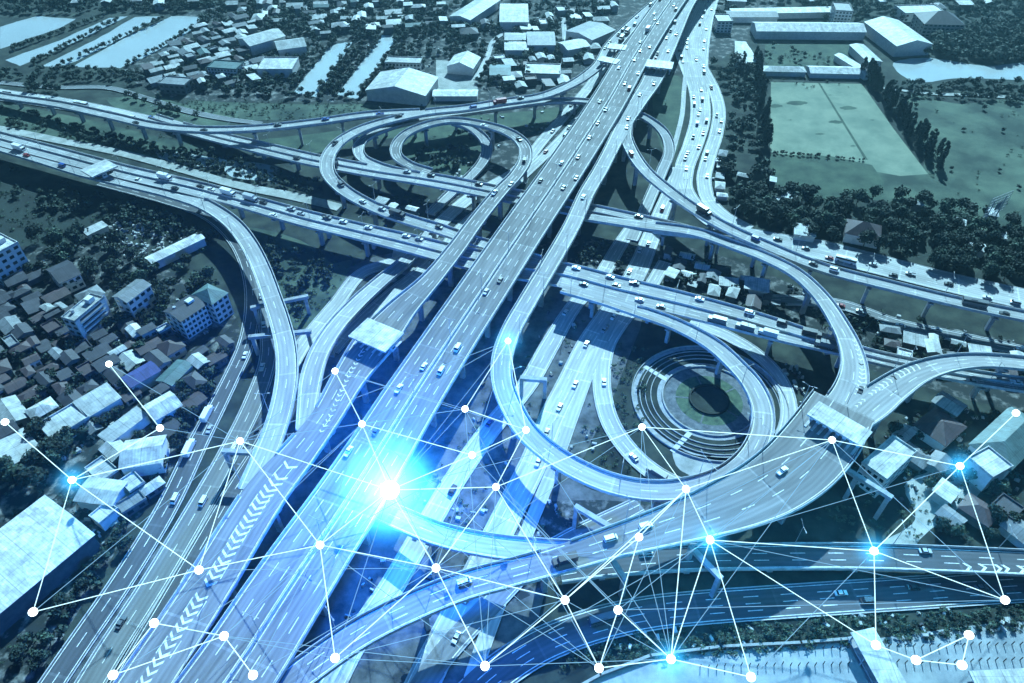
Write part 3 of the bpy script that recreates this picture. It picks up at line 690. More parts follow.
# --- named sheds on the left
def shed(A, B, D, h, label, rm='roof_white', roof='gable', wm='wall_white', name='warehouse', cat='warehouse', rise=None, wins=None):
    c, L, W, rz = quad(A, B, D, h); return building(c, L, W, h, rz, roof, rm, wm, label, cat, name, rise=rise, wins=wins)
shed((152,263),(204,238),(200,232), 5, 'long low white shed roof near the bend of curving ramp', 'roof_white', 'gable', rise=.8)
shed((88,235),(107,226),(103,222), 4, 'small white roof at the edge of the dark field', 'roof_white', 'shed')
shed((88,417),(120,398),(105,387), 5, 'pale flat shed roof in the middle of the left village', 'roof_pale', 'shed')
shed((110,443),(147,415),(138,408), 5, 'long narrow pale shed beside the village lane', 'roof_pale', 'shed')
shed((155,420),(181,405),(164,395), 6, 'white gabled house roof right of the village lane', 'roof_white', 'gable', rise=2)
shed((128,372),(158,385),(150,362), 6, 'bright blue gabled roof in the left village', 'roof_blue', 'gable', 'wall_grey', rise=2) if False else shed((122,378),(150,362),(157,372), 6, 'bright blue gabled roof in the left village', 'roof_blue', 'gable', 'wall_grey', 'house', 'house', rise=1.2)
shed((120,468),(160,462),(150,438), 7, 'wide white gabled shed near the front road', 'roof_white', 'gable', rise=2)
shed((75,500),(112,505),(108,480), 6, 'white roof below the dark bushes at lower left', 'roof_pale', 'gable', rise=1)
shed((88,468),(125,470),(115,445), 5, 'green roofed shed beside the wide white shed', 'roof_green', 'gable', rise=1) if False else None
shed((-60,662),(93,535),(48,494), 9, 'huge white flat-roofed factory at the lower left edge', 'roof_white', 'gable', 'wall_dark', rise=1.5)
shed((100,524),(118,509),(109,501), 5, 'small white annex at the corner of the huge factory', 'roof_white', 'flat')
shed((172,385),(192,365),(180,358), 5, 'teal striped roof beside the village lane', 'roof_teal', 'gable', rise=1)
# --- top left and centre
shed((366,90),(381,72),(440,74), 8, 'large white gabled warehouse between the narrow pond and the far yard', 'roof_white', 'gable', rise=5)
shed((447,66),(455,55),(481,56), 6, 'white gabled warehouse above the far parking yard', 'roof_white', 'gable', rise=4)
shed((433,96),(477,96),(477,90), 4, 'long thin white shed at the foot of the far parking yard', 'roof_white', 'gable', rise=1)
shed((525,74),(560,75),(568,65), 5, 'white flat-roofed hall left of the outer loop ramp', 'roof_white', 'flat')
apt((385,63),(420,64),(420,58), 6, 'white colonnaded building behind the large gabled warehouse', 'flat', 'roof_pale', 2, 10, 3)
shed((250,46),(285,36),(276,28), 8, 'white gabled factory roof by the upper left houses', 'roof_white', 'gable', rise=3)
shed((278,50),(306,46),(300,38), 7, 'pale blue gabled factory right of the white one', 'roof_pale', 'gable', rise=3)
shed((257,70),(292,70),(296,58), 6, 'white stepped hall below the gabled factories', 'roof_white', 'flat')
apt((207,68),(236,70),(236,62), 7, 'white school block with a long window front in the upper left houses', 'flat', 'roof_teal', 3, 9, 2)
apt((158,84),(184,86),(182,78), 7, 'low dark blue building at the lower end of the largest pond', 'flat', 'roof_grey', 2, 5, 2, None, 'wall_dark')
shed((470,20),(500,0),(488,-8), 7, 'long pale hall left of the white gabled hall at top', 'roof_pale', 'gable', rise=2)
shed((500,22),(528,22),(536,4), 7, 'white gabled hall near the top edge', 'roof_white', 'gable', rise=2.5)
shed((528,45),(555,45),(553,32), 7, 'grey hall among the far sheds left of the lane', 'roof_grey', 'gable', rise=2)
shed((568,50),(590,46),(590,37), 6, 'row of white sheds right of the straight lane', 'roof_white', 'gable', rise=1.5)
shed((592,40),(615,30),(605,15), 7, 'long blue-grey hall beside the expressway at top', 'roof_grey', 'gable', rise=2)
shed((505,50),(528,50),(528,42), 5, 'white low shed at the far lane', 'roof_white', 'gable', rise=1.2)
shed((505,40),(527,40),(527,33), 5, 'pale low shed behind the white low shed', 'roof_pale', 'gable', rise=1.2)
shed((490,75),(510,75),(508,65), 5, 'dark teal roofed house beside the far lane', 'roof_teal', 'gable', rise=1.5)
# --- top right complex
shed((757,31),(866,32),(862,23), 7, 'very long white warehouse along the top of the right field', 'roof_white', 'gable', rise=3)
shed((897,46),(865,22),(898,20), 9, 'big white gabled warehouse right of the long one', 'roof_white', 'gable', rise=4)
shed((728,17),(778,17),(778,11), 5, 'blue-grey hall behind the very long warehouse', 'roof_grey', 'gable', rise=2)
shed((733,14),(835,12),(835,8), 5, 'far white strip roof at the top right', 'roof_white', 'shed')
shed((735,62),(746,63),(743,42), 4, 'pale shed left of the small lawn', 'roof_pale', 'gable', rise=1)
shed((748,62),(757,62),(752,42), 4, 'narrow white shed beside the pale shed', 'roof_white', 'gable', rise=1)
shed((764,71),(806,72),(807,67), 4, 'left half of the long school hall above the playing field', 'roof_white', 'hip', rise=2, name='school_hall', cat='school')
shed((811,73),(861,74),(857,67), 4, 'right half of the long school hall above the playing field', 'roof_white', 'gable', rise=2, name='school_hall', cat='school')
shed((835,55),(866,74),(862,74) if False else (872,72), 5, 'slanting white walkway roof beside the lawn', 'roof_white', 'gable', rise=1)
shed((850,45),(868,62),(878,58), 6, 'row of pale sheds between lawn and big warehouse', 'roof_pale', 'gable', rise=1)
apt((718,22),(733,22),(733,15), 9, 'white office block beside the broad bright road', 'flat', 'roof_pale', 4, 4, 3)
apt((836,11),(853,12),(852,4), 13, 'striped grey apartment tower at top right', 'flat', 'roof_grey', 5, 5, 3)
apt((925,24),(965,25),(962,14), 11, 'large grey ribbed block near the top right corner', 'hip', 'roof_dark', 4, 9, 4, None, 'wall_grey')
apt((905,14),(945,13),(940,5), 7, 'low white building behind the ribbed block', 'flat', 'roof_white', 2, 6, 2)
# --- right side houses
shed((846,233),(880,240),(881,226), 6, 'house with dark red hipped roof in the grove above the right highway', 'roof_brown', 'hip', name='house', cat='house', rise=5)
shed((795,234),(815,237),(816,228), 4, 'small pale hut in the grove beside the red roofed house', 'roof_pale', 'shed', name='hut', cat='hut')
shed((970,249),(985,252),(986,245), 4, 'white hut roof in the right grove', 'roof_white', 'gable', name='hut', cat='hut', rise=.8)
shed((1010,470),(1050,430),(985,420) if False else (1010,408), 8, 'big grey-green hipped roof at the right edge', 'roof_teal', 'hip', name='house', cat='house', rise=4)
shed((968,458),(992,478),(1006,462), 9, 'flat white roof terrace beside the grey-green hipped roof', 'roof_white', 'flat', name='house', cat='house')
shed((991,505),(1012,520),(1022,508), 5, 'small shed with two skylights at lower right', 'roof_dark', 'flat', name='shed', cat='shed')
shed((915,425),(945,445),(955,420), 5, 'dark purple hipped roof behind the toll office', 'roof_brown', 'hip', name='house', cat='house', rise=3)
apt((862,463),(886,480),(910,448), 12, 'square white toll office beside the right toll plaza', 'flat', 'roof_white', 3, 4, 4)
shed((745,288),(768,292),(770,282), 5, 'white flat roof under the garden ramp', 'roof_white', 'shed', name='shed', cat='shed')
shed((720,285),(738,287),(738,280), 4, 'small pale roof left of the white one under the ramp', 'roof_pale', 'shed', name='shed', cat='shed')

# toll plazas: canopy on columns with booths
def toll(name_label, A, B, D, z, zd, nb=6, booth_cols=True):
    a, b, c = P(*A, z), P(*B, z), P(*D, z); u = b-a; L = u.length; rz = math.atan2(u.y, u.x); nrm = Vector((-math.sin(rz), math.cos(rz), 0)); W = (c-b).dot(nrm)
    ctr = a+u/2+nrm*W/2; W = abs(W)
    t = thing('toll_plaza_canopy', name_label, 'toll plaza', (ctr.x, ctr.y, zd), rz)
    mb = MB(); h = z-zd; mb.box((0, 0, h-.4), (L, W, .8)); mb.build('roof', 'roof_white', t)
    mb = MB(); mb.box((0, 0, h-.85), (L-.8, W-.8, .1)); mb.build('soffit', 'wall_grey', t)
    for k in range(nb):
        x = -L/2+L*(k+.5)/nb
        mb = MB(); mb.box((x, 0, (h-.9)/2), (.6, .6, h-.9)); mb.build('column', 'pier', t)
        mb = MB(); mb.box((x, 0, 1.25), (1.4, 2.6, 2.4)); mb.box((x, 0, 2.55), (1.8, 3.0, .2)); 
        bo = mb.build('toll_booth', 'wall_white', t)
        mb = MB(); mb.box((x, 0, 1.7), (1.46, 2.0, .8)); mb.build('window', 'glass', bo)
        mb = MB(); mb.box((x, 0, .15), (1.0, 12, .3)); mb.build('traffic_island', 'barrier', t)
    BOXES.append((ctr.x, ctr.y, 8)); return t
toll('white flat toll canopy beside the chevron ramp left of the widest expressway', (348,336),(385,352),(400,331), 22.5, 17.1, 6)
toll('big slanting white toll canopy at the top of the broad right deck', (807,414),(861,446),(873,432), 25.5, 20.2, 8)
toll('small pale toll canopy on the far left highway', (83,170),(92,178),(120,167), 15.5, 10.7, 3) if False else None
toll('small pale toll canopy over the far left highway', (82,169),(92,176),(120,166), 15.5, 10.6, 3) if False else toll('small pale toll canopy over the far left highway', (80,170),(92,177),(120,167), 16, 10.7, 2)
toll('toll canopy across the outer loop ramp at top centre, the lower one', (597,60),(616,64),(618,59), 20.5, 16.1, 4)
toll('toll canopy across the outer loop ramp at top centre, the upper one', (607,48),(625,50),(627,45), 20.5, 16.1, 4)
toll('white toll gantry across the ramp right of widest expressway near the top', (645,66),(672,69),(674,62), 21.5, 17.1, 6)

# pedestrian bridge over the canal
fb = thing('footbridge', 'white roofed footbridge crossing the canal at the bottom edge', 'footbridge', P(880, 660, 0))
A, B = P(862, 630, 6)-P(880, 660, 0), P(905, 705, 6)-P(880, 660, 0); v = B-A; cz = (A+B)/2; rz = math.atan2(v.y, v.x)
mb = MB(); mb.box((cz.x, cz.y, 6.0), (v.length, 8.5, .3), rz); mb.build('roof', 'roof_white', fb)
mb = MB(); mb.box((cz.x, cz.y, 2.4), (v.length, 8, .5), rz); mb.build('deck', 'pier', fb)
for t_ in (-.45, -.15, .15, .45):
    for s in (-3.6, 3.6):
        q = cz+v*t_+Vector((-math.sin(rz), math.cos(rz), 0))*s; mb = MB(); mb.box((q.x, q.y, 2.9), (.4, .4, 6.0), rz); mb.build('post', 'pier', fb)
# retaining wall and jetty of the canal
cw = MB(); cwp = [(548,705),(600,676),(650,657),(720,648),(800,644),(850,640)]
for a, b in zip(cwp, cwp[1:]):
    A, B = P(*a, 0), P(*b, 0); v = B-A; c = (A+B)/2; cw.box((c.x, c.y, .7), (v.length+.6, .9, 1.6), math.atan2(v.y, v.x))
tag(cw.build('retaining_wall', 'wall_grey'), 'low curved retaining wall along the upper bank of the lower right canal', 'wall')
jt = thing('jetty', 'pale concrete jetty over the canal in the lower right corner', 'jetty', P(1000, 680, 0))
mb = MB(); mb.box((3, -2, 2.2), (26, 9, .5), .05); mb.build('deck', 'roof_white', jt)
for k in range(5):
    for y_ in (-5, 1): mb = MB(); mb.box((-7+k*5, y_, 1.0), (.5, .5, 2.4)); mb.build('post', 'pier', jt)
# canal piles
pm = MB(); pm.tube((0, 0, -.5), (0, 0, 2.2), .16); pme = pm.mesh('canal_pile', 'bark')
for k in range(92):
    x = 700+(k%46)*8.2; y = 651-(x-700)*0.02+random.uniform(-1, 1)+(16 if k > 45 else 0)
    if 852 < x < 880: continue
    o = link('canal_pile', pme, None, P(x, y, 0)); tag(o, 'thin dark pile standing in the lower right canal near its upper bank', 'pile', 'piles along the canal edge')

# random neighbourhoods
PAL = [('roof_white', 'white'), ('roof_pale', 'pale grey'), ('roof_grey', 'grey'), ('roof_dark', 'dark'), ('roof_brown', 'brown'), ('roof_teal', 'teal')]
def hood(poly, ang_px, n, size, weights, where, group, hts=(3.2, 6), wins=False, tries=30):
    a, b = P(*ang_px[0], 0), P(*ang_px[1], 0); base = math.atan2((b-a).y, (b-a).x)
    xs = [p[0] for p in poly]; ys = [p[1] for p in poly]; made = 0
    for k in range(n*tries):
        if made >= n: break
        x, y = random.uniform(min(xs), max(xs)), random.uniform(min(ys), max(ys))
        if not inpoly(x, y, poly): continue
        L = random.uniform(*size); W = L*random.uniform(.5, .85); r = 0.5*math.hypot(L, W)
        p = P(x, y, 0)
        if used(p.x, p.y, r*.62) or road_hit(p.x, p.y, None, r*.8): continue
        rm, cn = random.choices(PAL, weights)[0]; rf = random.choices(['gable', 'hip', 'shed', 'flat'], [5, 2, 3, 1])[0]
        rn = {'gable': 'gabled', 'hip': 'hipped', 'shed': 'lean-to', 'flat': 'flat'}[rf]
        rz = base+random.choice([0, math.pi/2])+random.gauss(0, .06)
        building(p, L, W, random.uniform(*hts), rz, rf, rm, random.choice(['wall_grey', 'wall_dark', 'wall_dark']), '%s %s house %s' % (cn.replace(' ', '-')+'-roofed', {'gabled': 'gabled', 'hipped': 'hipped', 'lean-to': 'lean-to', 'flat': 'flat-topped'}[rn], where), 'house', 'house', group, order='x', wins=(1, 2, 1) if wins else None)
        made += 1
vill_ang = ((88,417),(120,398))
hood([(0,280),(60,300),(120,330),(200,335),(235,345),(205,400),(170,440),(100,440),(60,400),(0,400)], vill_ang, 78, (5.5, 11), [1, 1, 2, 8, 8, 0], 'in the village left of curving ramp', 'village houses on the left', wins=True)
hood([(0,380),(70,400),(90,440),(0,470)], vill_ang, 12, (9, 18), [3, 4, 2, 3, 2, 0], 'at the left edge below the village', 'houses at the left edge', wins=True)
hood([(80,445),(175,400),(190,440),(150,500),(110,520)], vill_ang, 12, (6, 12), [4, 3, 2, 1, 0, 0], 'near the lower village lane', 'houses near the lower village lane', wins=True)
hood([(0,290),(50,275),(30,330),(0,350)], vill_ang, 5, (10, 18), [2, 2, 1, 2, 1, 3], 'at the left edge near the office block', 'houses near the office block')
hood([(150,70),(205,25),(240,18),(258,30),(250,60),(280,78),(210,92),(150,84)], ((160,80),(200,70)), 60, (6.5, 12), [4, 5, 4, 4, 2, 1], 'in the suburb between the ponds', 'suburb houses between the ponds')
hood([(225,-8),(500,-8),(480,40),(400,32),(330,38),(300,30),(230,25)], ((300,10),(340,8)), 80, (7, 15), [5, 5, 4, 3, 2, 1], 'in the far town at the top edge', 'far town houses')
hood([(500,22),(620,0),(610,40),(560,90),(500,90),(490,60)], ((500,30),(530,28)), 30, (7, 14), [5, 4, 3, 2, 1, 1], 'among the far sheds', 'houses among the far sheds')
hood([(0,-8),(225,-8),(200,12),(0,12)], ((0,5),(40,3)), 14, (9, 16), [5, 3, 1, 1, 0, 0], 'beyond the fish ponds', 'houses beyond the fish ponds')
hood([(690,-8),(1020,-8),(1020,14),(850,8),(720,10)], ((700,5),(760,5)), 16, (9, 18), [5, 4, 3, 1, 0, 0], 'beyond the warehouses at top right', 'houses beyond the warehouses')
hood([(696,190),(712,110),(722,110),(722,200)], ((700,150),(705,120)), 14, (5, 8), [5, 4, 1, 1, 0, 0], 'in the roadside row', 'roadside houses beside the grove', hts=(3, 4))
hood([(600,240),(690,245),(800,280),(860,310),(780,315),(640,275)], ((700,260),(760,275)), 22, (5, 9), [4, 3, 3, 2, 1, 0], 'under the right flyovers', 'huts under the right flyovers', hts=(2.5, 4))
hood([(860,310),(1020,340),(1020,410),(960,395),(900,370)], ((860,320),(960,340)), 16, (5, 10), [4, 3, 3, 2, 2, 0], 'near the right edge', 'huts near the right edge', hts=(2.5, 4))
hood([(340,195),(420,215),(440,232),(380,222)], ((340,200),(400,215)), 5, (4, 7), [4, 3, 1, 0, 0, 0], 'beside the outer loop ramp', 'huts beside the outer loop')
hood([(885,420),(1010,400),(1020,540),(960,540),(900,480)], ((900,430),(960,470)), 8, (7, 12), [3, 3, 2, 2, 1, 0], 'below the toll office at lower right', 'houses below the toll office')
hood([(740,175),(1020,215),(1020,300),(900,270),(800,235),(740,205)], ((800,220),(840,228)), 9, (5, 9), [4, 4, 1, 1, 1, 1], 'hidden in the right grove', 'huts in the right grove')

# billboard
bp = P(985, 228, 0); bb = thing('billboard', 'tall empty billboard frame standing in the right meadow', 'billboard', (bp.x, bp.y, 0), 0.5)
for s in (-1, 1):
    mb = MB(); mb.tube((s*5, 0, 0), (s*5, 0, 20), .35); mb.build('post', 'steel', bb)
    mb = MB(); mb.tube((s*5, 5, 0), (s*5, 0, 12), .2); mb.build('brace', 'steel', bb)
mb = MB()
for k in range(7): mb.tube((-9, 0, 10+k*2), (9, 0, 10+k*2), .12)
for k in range(10): mb.tube((-9+k*2, 0, 10), (-9+k*2, 0, 22), .12)
mb.build('frame', 'steel', bb)
mb = MB(); mb.box((2, .3, 14), (5, .1, 5)); mb.build('panel', 'wall_grey', bb)

# ================================================================ TREES
def crown_data(seed, H, Rr, nl, leaf, kind='round'):
    r = random.Random(seed); lobes = []
    if kind == 'round':
        for k in range(7):
            a = r.uniform(0, 6.28); q = r.uniform(.1, .55)*Rr
            lobes.append((q*math.cos(a), q*math.sin(a), H*r.uniform(.45, .78), Rr*r.uniform(.38, .6)))
        lobes.append((0, 0, H*.72, Rr*.6))
    else:
        for k in range(8): lobes.append((r.uniform(-.2, .2)*Rr, r.uniform(-.2, .2)*Rr, H*(.14+.105*k), Rr*(1.0-.085*k)*.62))
    vs, fs = [], []
    for k in range(nl):
        cx, cy, cz, cr = r.choice(lobes)
        d = Vector((r.gauss(0, 1), r.gauss(0, 1), r.gauss(0.15, 1))).normalized()
        p = Vector((cx, cy, cz))+d*cr*(r.uniform(.55, 1.05)**.5)
        if kind != 'round': p.z += r.uniform(-1, 1)*H*.05
        if p.z < H*.12: continue
        nrm = (d+Vector((r.gauss(0, .5), r.gauss(0, .5), r.gauss(0.2, .5)))).normalized(); q = nrm.to_track_quat('Z', 'Y'); s = leaf*r.uniform(.6, 1.3)
        o = len(vs)
        ang = r.uniform(0, 6.28)
        for j in range(5):
            a = ang+j*6.283/5; rr = s*r.uniform(.6, 1.1)
            vs.append(tuple(p+q @ Vector((math.cos(a)*rr, math.sin(a)*rr, r.uniform(-.25, .25)*s))))
        fs.append((o, o+1, o+2, o+3, o+4))
    return vs, fs
def make_tree(i, name, H, Rr, nl, leaf, m, kind='round'):
    root = bpy.data.objects.new(name, None); C.objects.link(root); root['category'] = 'tree'
    mb = MB(); mb.tube((0, 0, -.3), (.1, 0, H*.5), .28, .14)
    rr = random.Random(i)
    for k in range(4):
        a = rr.uniform(0, 6.28); mb.tube((.05, 0, H*.35), (Rr*.5*math.cos(a), Rr*.5*math.sin(a), H*.65), .13, .05, 5)
    mb.build('trunk', 'bark', root)
    vs, fs = crown_data(i, H, Rr, nl, leaf, kind); mb = MB(); mb.add(vs, fs); mb.build('crown', m, root)
    return root
PROTO = {'round': [make_tree(1, 'broadleaf_tree', 8, 4.2, 420, .55, 'leaf'), make_tree(2, 'broadleaf_tree', 9, 4.6, 460, .6, 'leaf'), make_tree(3, 'broadleaf_tree', 7, 4.4, 420, .55, 'leaf'), make_tree(4, 'broadleaf_tree', 8, 4.0, 400, .55, 'leaf2')],
         'tall': [make_tree(11, 'tall_conifer', 17, 4.4, 620, .6, 'leaf3', 'tall'), make_tree(12, 'tall_conifer', 16, 4.0, 600, .6, 'leaf3', 'tall')]}
usedproto = set(); TREES = []   # (kind, idx, pos, rz, scale, label, group)
def want(kind, pos, scale, label, group, force=False):
    if not force and (road_hit(pos.x, pos.y, None, 1.5) or used(pos.x, pos.y, -1.5)): return False
    TREES.append((kind, random.randrange(len(PROTO[kind])), pos, random.uniform(0, 6.28), scale, label, group)); return True
def grove(poly, n, label, group, sc=(.6, 1.1), kind='round', mind=2.6):
    xs = [p[0] for p in poly]; ys = [p[1] for p in poly]; pts = []; k = 0
    for _ in range(n*12):
        if k >= n: break
        x, y = random.uniform(min(xs), max(xs)), random.uniform(min(ys), max(ys))
        if not inpoly(x, y, poly) or any(inpoly(x, y+1.5, q) for q in PONDS): continue
        p = P(x, y, 0)
        if any((p.x-a)**2+(p.y-b)**2 < mind**2 for a, b in pts): continue
        if want(kind, p, random.uniform(*sc), label, group): pts.append((p.x, p.y)); k += 1
def row(a, b, n, label, group, sc=(.8, 1.1), kind='round', jit=1.5):
    A, B = P(*a, 0), P(*b, 0)
    for k in range(n):
        p = A.lerp(B, (k+.5)/n)+Vector((random.gauss(0, jit), random.gauss(0, jit), 0)); want(kind, p, random.uniform(*sc), label, group, True)
row((862,74),(940,172), 26, 'tall dark conifer in the row along the right side of the playing field', 'conifers right of the field', (.8, 1.05), 'tall', 1.8)
row((868,78),(936,160), 14, 'tall dark conifer in the row along the right side of the playing field', 'conifers right of the field', (.7, 1.0), 'tall', 1.8)
row((771,153),(864,161), 22, 'low bush along the lower edge of the playing field', 'bushes on the field edge', (.18, .35), jit=.8)
row((757,62),(764,152), 20, 'tall dark conifer in the row along the left side of the playing field', 'conifers left of the field', (.75, 1.0), 'tall', 1.6)
row((737,60),(748,105), 9, 'dark conifer left of the playing field near the sheds', 'conifers near the sheds', (.5, .9), 'tall', 2.5)
g1 = 'dense dark tree in the grove between playing field and right highway'
grove([(905,100),(1024,110),(1024,230),(940,200)], 10, 'lone bush in the right meadow', 'meadow bushes', (.3, .5))
grove([(722,150),(765,160),(770,190),(840,200),(900,196),(1020,225),(1020,300),(950,272),(870,252),(800,236),(735,215),(718,180)], 190, g1, 'right grove trees', (.7, 1.25))
grove([(0,245),(60,232),(110,240),(150,262),(140,290),(90,285),(30,285)], 34, 'dark bushy tree in the clump above the left village', 'trees above the left village', (.8, 1.3))
grove([(150,270),(200,250),(215,290),(160,330),(105,345),(100,310)], 34, 'dark tree standing between the white apartment blocks', 'trees between the apartment blocks', (.7, 1.1))
grove([(0,330),(90,300),(110,345),(180,350),(190,400),(120,440),(40,430),(0,360)], 60, 'small dark tree among the village roofs', 'trees among the village roofs', (.5, .8))
grove([(20,440),(60,415),(85,440),(60,470),(20,470)], 12, 'dark tree in the clump at lower left', 'lower left clump', (.8, 1.1))
row((5,478),(35,488), 5, 'large pale green bushy tree above the huge white factory', 'bushy trees above the factory', (1.1, 1.4))
grove([(185,395),(228,345),(222,375),(170,470),(150,470)], 22, 'low dark tree beside the frontage road', 'trees beside the frontage road', (.5, .8))
grove([(15,660),(100,560),(130,520),(140,530),(85,610),(30,683)], 24, 'dark shrubby tree beside the lower frontage road', 'trees by the lower frontage road', (.4, .75))
grove([(95,190),(180,205),(225,230),(210,245),(150,232),(100,222)], 26, 'dark tree below the far left ramp', 'trees below the far left ramp', (.5, .9))
grove([(120,96),(165,98),(200,118),(165,112)], 12, 'small dark tree on the verge of the left highway', 'trees on the left highway verge', (.5, .8))
grove([(30,82),(60,92),(80,94),(30,92)], 8, 'dark tree in the belt below the fish ponds', 'belt below the ponds', (.6, .9))
for a, b in (((430,150),(440,172)), ((470,140),(500,138)), ((450,165),(455,170)), ((297,300),(320,268)), ((275,260),(285,275))):
    row(a, b, 3, 'single dark tree on the grass inside the loops', 'trees inside the loops', (.5, .8))
grove([(885,430),(960,410),(1024,395),(1024,540),(940,540),(930,500),(900,470)], 30, 'dark tree around the houses below the toll office', 'trees at lower right', (.5, .9))
for a, b in (((10,52),(105,17)), ((30,66),(120,20)), ((62,66),(165,19)), ((125,68),(208,22)), ((290,90),(335,42)), ((320,98),(360,50)), ((335,92),(380,40)), ((360,98),(395,48))):
    row(a, b, 24, 'small tree on the embankment between the fish ponds', 'pond embankment trees', (.35, .6), jit=.8)
grove([(0,70),(140,70),(150,85),(0,82)], 60, 'small tree in the belt below the fish ponds', 'belt below the ponds', (.4, .7))
grove([(0,-10),(240,-10),(210,14),(0,14)], 260, 'tree beyond the fish ponds', 'trees beyond the ponds', (.5, .9))
grove([(150,70),(240,15),(400,20),(560,30),(590,60),(500,95),(430,60),(380,98),(300,100),(150,88)], 620, 'tree between the suburb houses', 'suburb trees', (.4, .8))
grove([(200,-10),(620,-10),(600,30),(400,38),(200,30)], 500, 'tree in the far town', 'far town trees', (.5, .9))
grove([(940,36),(1024,20),(1024,66),(900,55)], 150, 'dark tree behind the right pond', 'trees behind the right pond', (.8, 1.2))
grove([(890,84),(1024,84),(1024,104),(900,98)], 60, 'tree below the right pond', 'trees below the right pond', (.4, .8))
grove([(700,-10),(1024,-10),(1024,20),(880,22),(700,20)], 260, 'tree at the far top right', 'far right trees', (.5, .9))
grove([(705,60),(760,60),(770,150),(725,150),(725,100)], 60, 'tree beside the curved side road', 'trees beside the side road', (.5, .9))
grove([(415,128),(470,128),(482,150),(470,172),(420,165),(402,150)], 16, 'small dark tree on the grass inside the innermost loop', 'loop trees', (.35, .7))
grove([(245,240),(300,248),(345,265),(300,320),(270,260)], 26, 'small dark tree on the grass right of the curving ramp', 'trees right of the curving ramp', (.35, .7))
grove([(0,150),(90,185),(230,235),(215,255),(90,225),(0,200)], 45, 'dark tree below the far left ramp', 'trees below the far left ramp', (.4, .8))
grove([(0,107),(200,150),(330,178),(420,195),(440,215),(300,185),(100,145),(0,125)], 130, 'low tree between the two left highways', 'trees between the left highways', (.3, .6))
grove([(540,235),(700,250),(870,300),(1020,345),(1020,360),(860,330),(700,290),(560,262)], 60, 'low dark tree under the right flyovers', 'shrubs under the flyovers', (.3, .6))
grove([(0,330),(90,300),(200,330),(190,420),(100,470),(0,440)], 60, 'small dark tree among the village roofs', 'trees among the village roofs', (.4, .65), mind=1.8)
grove([(200,150),(330,175),(330,200),(200,178)], 30, 'shrub along the drainage ditch', 'ditch shrubs', (.3, .55))
grove([(50,120),(200,160),(250,180),(100,150)], 70, 'shrub along the drainage ditch', 'ditch shrubs', (.3, .6))
grove([(560,235),(860,300),(1020,345),(1020,400),(760,320),(560,262)], 70, 'dark shrub under the right flyovers', 'shrubs under the flyovers', (.3, .55))
grove([(560,610),(700,620),(1020,605),(1020,628),(700,645),(560,665)], 60, 'low shrub on the canal bank', 'canal bank shrubs', (.2, .35))
grove([(765,66),(860,66),(860,45),(765,45)], 18, 'small tree on the school lawn', 'school lawn trees', (.3, .5))
# the 290 that show largest are things, the rest one mass of woodland
def size(t):
    sx, sy = toscreen((t[2].x, t[2].y, 4)); inside = -10 < sx < 1034 and -5 < sy < 690
    return (t[4]*(2 if t[0] == 'tall' else 1)/math.hypot(t[2].y, HC)) * (1 if inside else 0.01)
TREES.sort(key=size, reverse=True)
for t in TREES[:295]:
    kind, idx, pos, rz, sc, label, group = t; pr = PROTO[kind][idx]
    if pr.name not in usedproto:
        usedproto.add(pr.name); pr.location = (pos.x, pos.y, 0); pr.rotation_euler = (0, 0, rz); pr.scale = (sc, sc, sc*random.uniform(.85, 1.1))
        tag(pr, label, 'tree', group)
    else: dup(pr, (pos.x, pos.y, 0), rz, label, group, (sc, sc, sc*random.uniform(.85, 1.15)), cat='tree')
VS, FS = [], []; lows = [np.array(crown_data(50+k, 8, 4.2, 95, 1.0)[0]) for k in range(6)]
cnt = 0
for t in TREES[295:]:
    kind, idx, pos, rz, sc, label, group = t; v = lows[random.randrange(6)]*sc*(1.15 if kind == 'round' else 1.8)
    ca, sa = math.cos(rz), math.sin(rz)
    q = np.c_[v[:, 0]*ca-v[:, 1]*sa+pos.x, v[:, 0]*sa+v[:, 1]*ca+pos.y, v[:, 2]*.9]
    n5 = len(q)//5; FS.append(np.arange(n5*5).reshape(-1, 5)+cnt); VS.append(q); cnt += len(q)
# undergrowth clumps
VS2 = []
def mass(name, VSl, m):
    V = np.concatenate(VSl); n = len(V)//5
    me = bpy.data.meshes.new(name); me.vertices.add(len(V)); me.vertices.foreach_set('co', V.astype(np.float32).ravel())
    me.loops.add(n*5); me.loops.foreach_set('vertex_index', np.arange(n*5, dtype=np.int32))
    me.polygons.add(n); me.polygons.foreach_set('loop_start', np.arange(n, dtype=np.int32)*5); me.polygons.foreach_set('loop_total', np.full(n, 5, np.int32))
    me.update(calc_edges=True); me.validate(); me.materials.append(M[m]); o = link(name, me); o['kind'] = 'stuff'; return o
mass('woodland', VS, 'leaf')['label'] = 'countless small far trees between ponds, suburbs and fields'
def undergrowth(poly, n):
    xs = [p[0] for p in poly]; ys = [p[1] for p in poly]
    for _ in range(int(n*1.8)):
        x, y = random.uniform(min(xs), max(xs)), random.uniform(min(ys), max(ys))
        if not inpoly(x, y, poly) or any(inpoly(x, y, q) for q in PONDS): continue
        p = P(x, y, 0)
        if road_hit(p.x, p.y, None, .8) or used(p.x, p.y, -2): continue
        s = random.uniform(.16, .42); v = lows[random.randrange(6)][:150]*[s, s, s*.7]; v = v-[0, 0, .25]
        VS2.append(v+[p.x, p.y, 0])
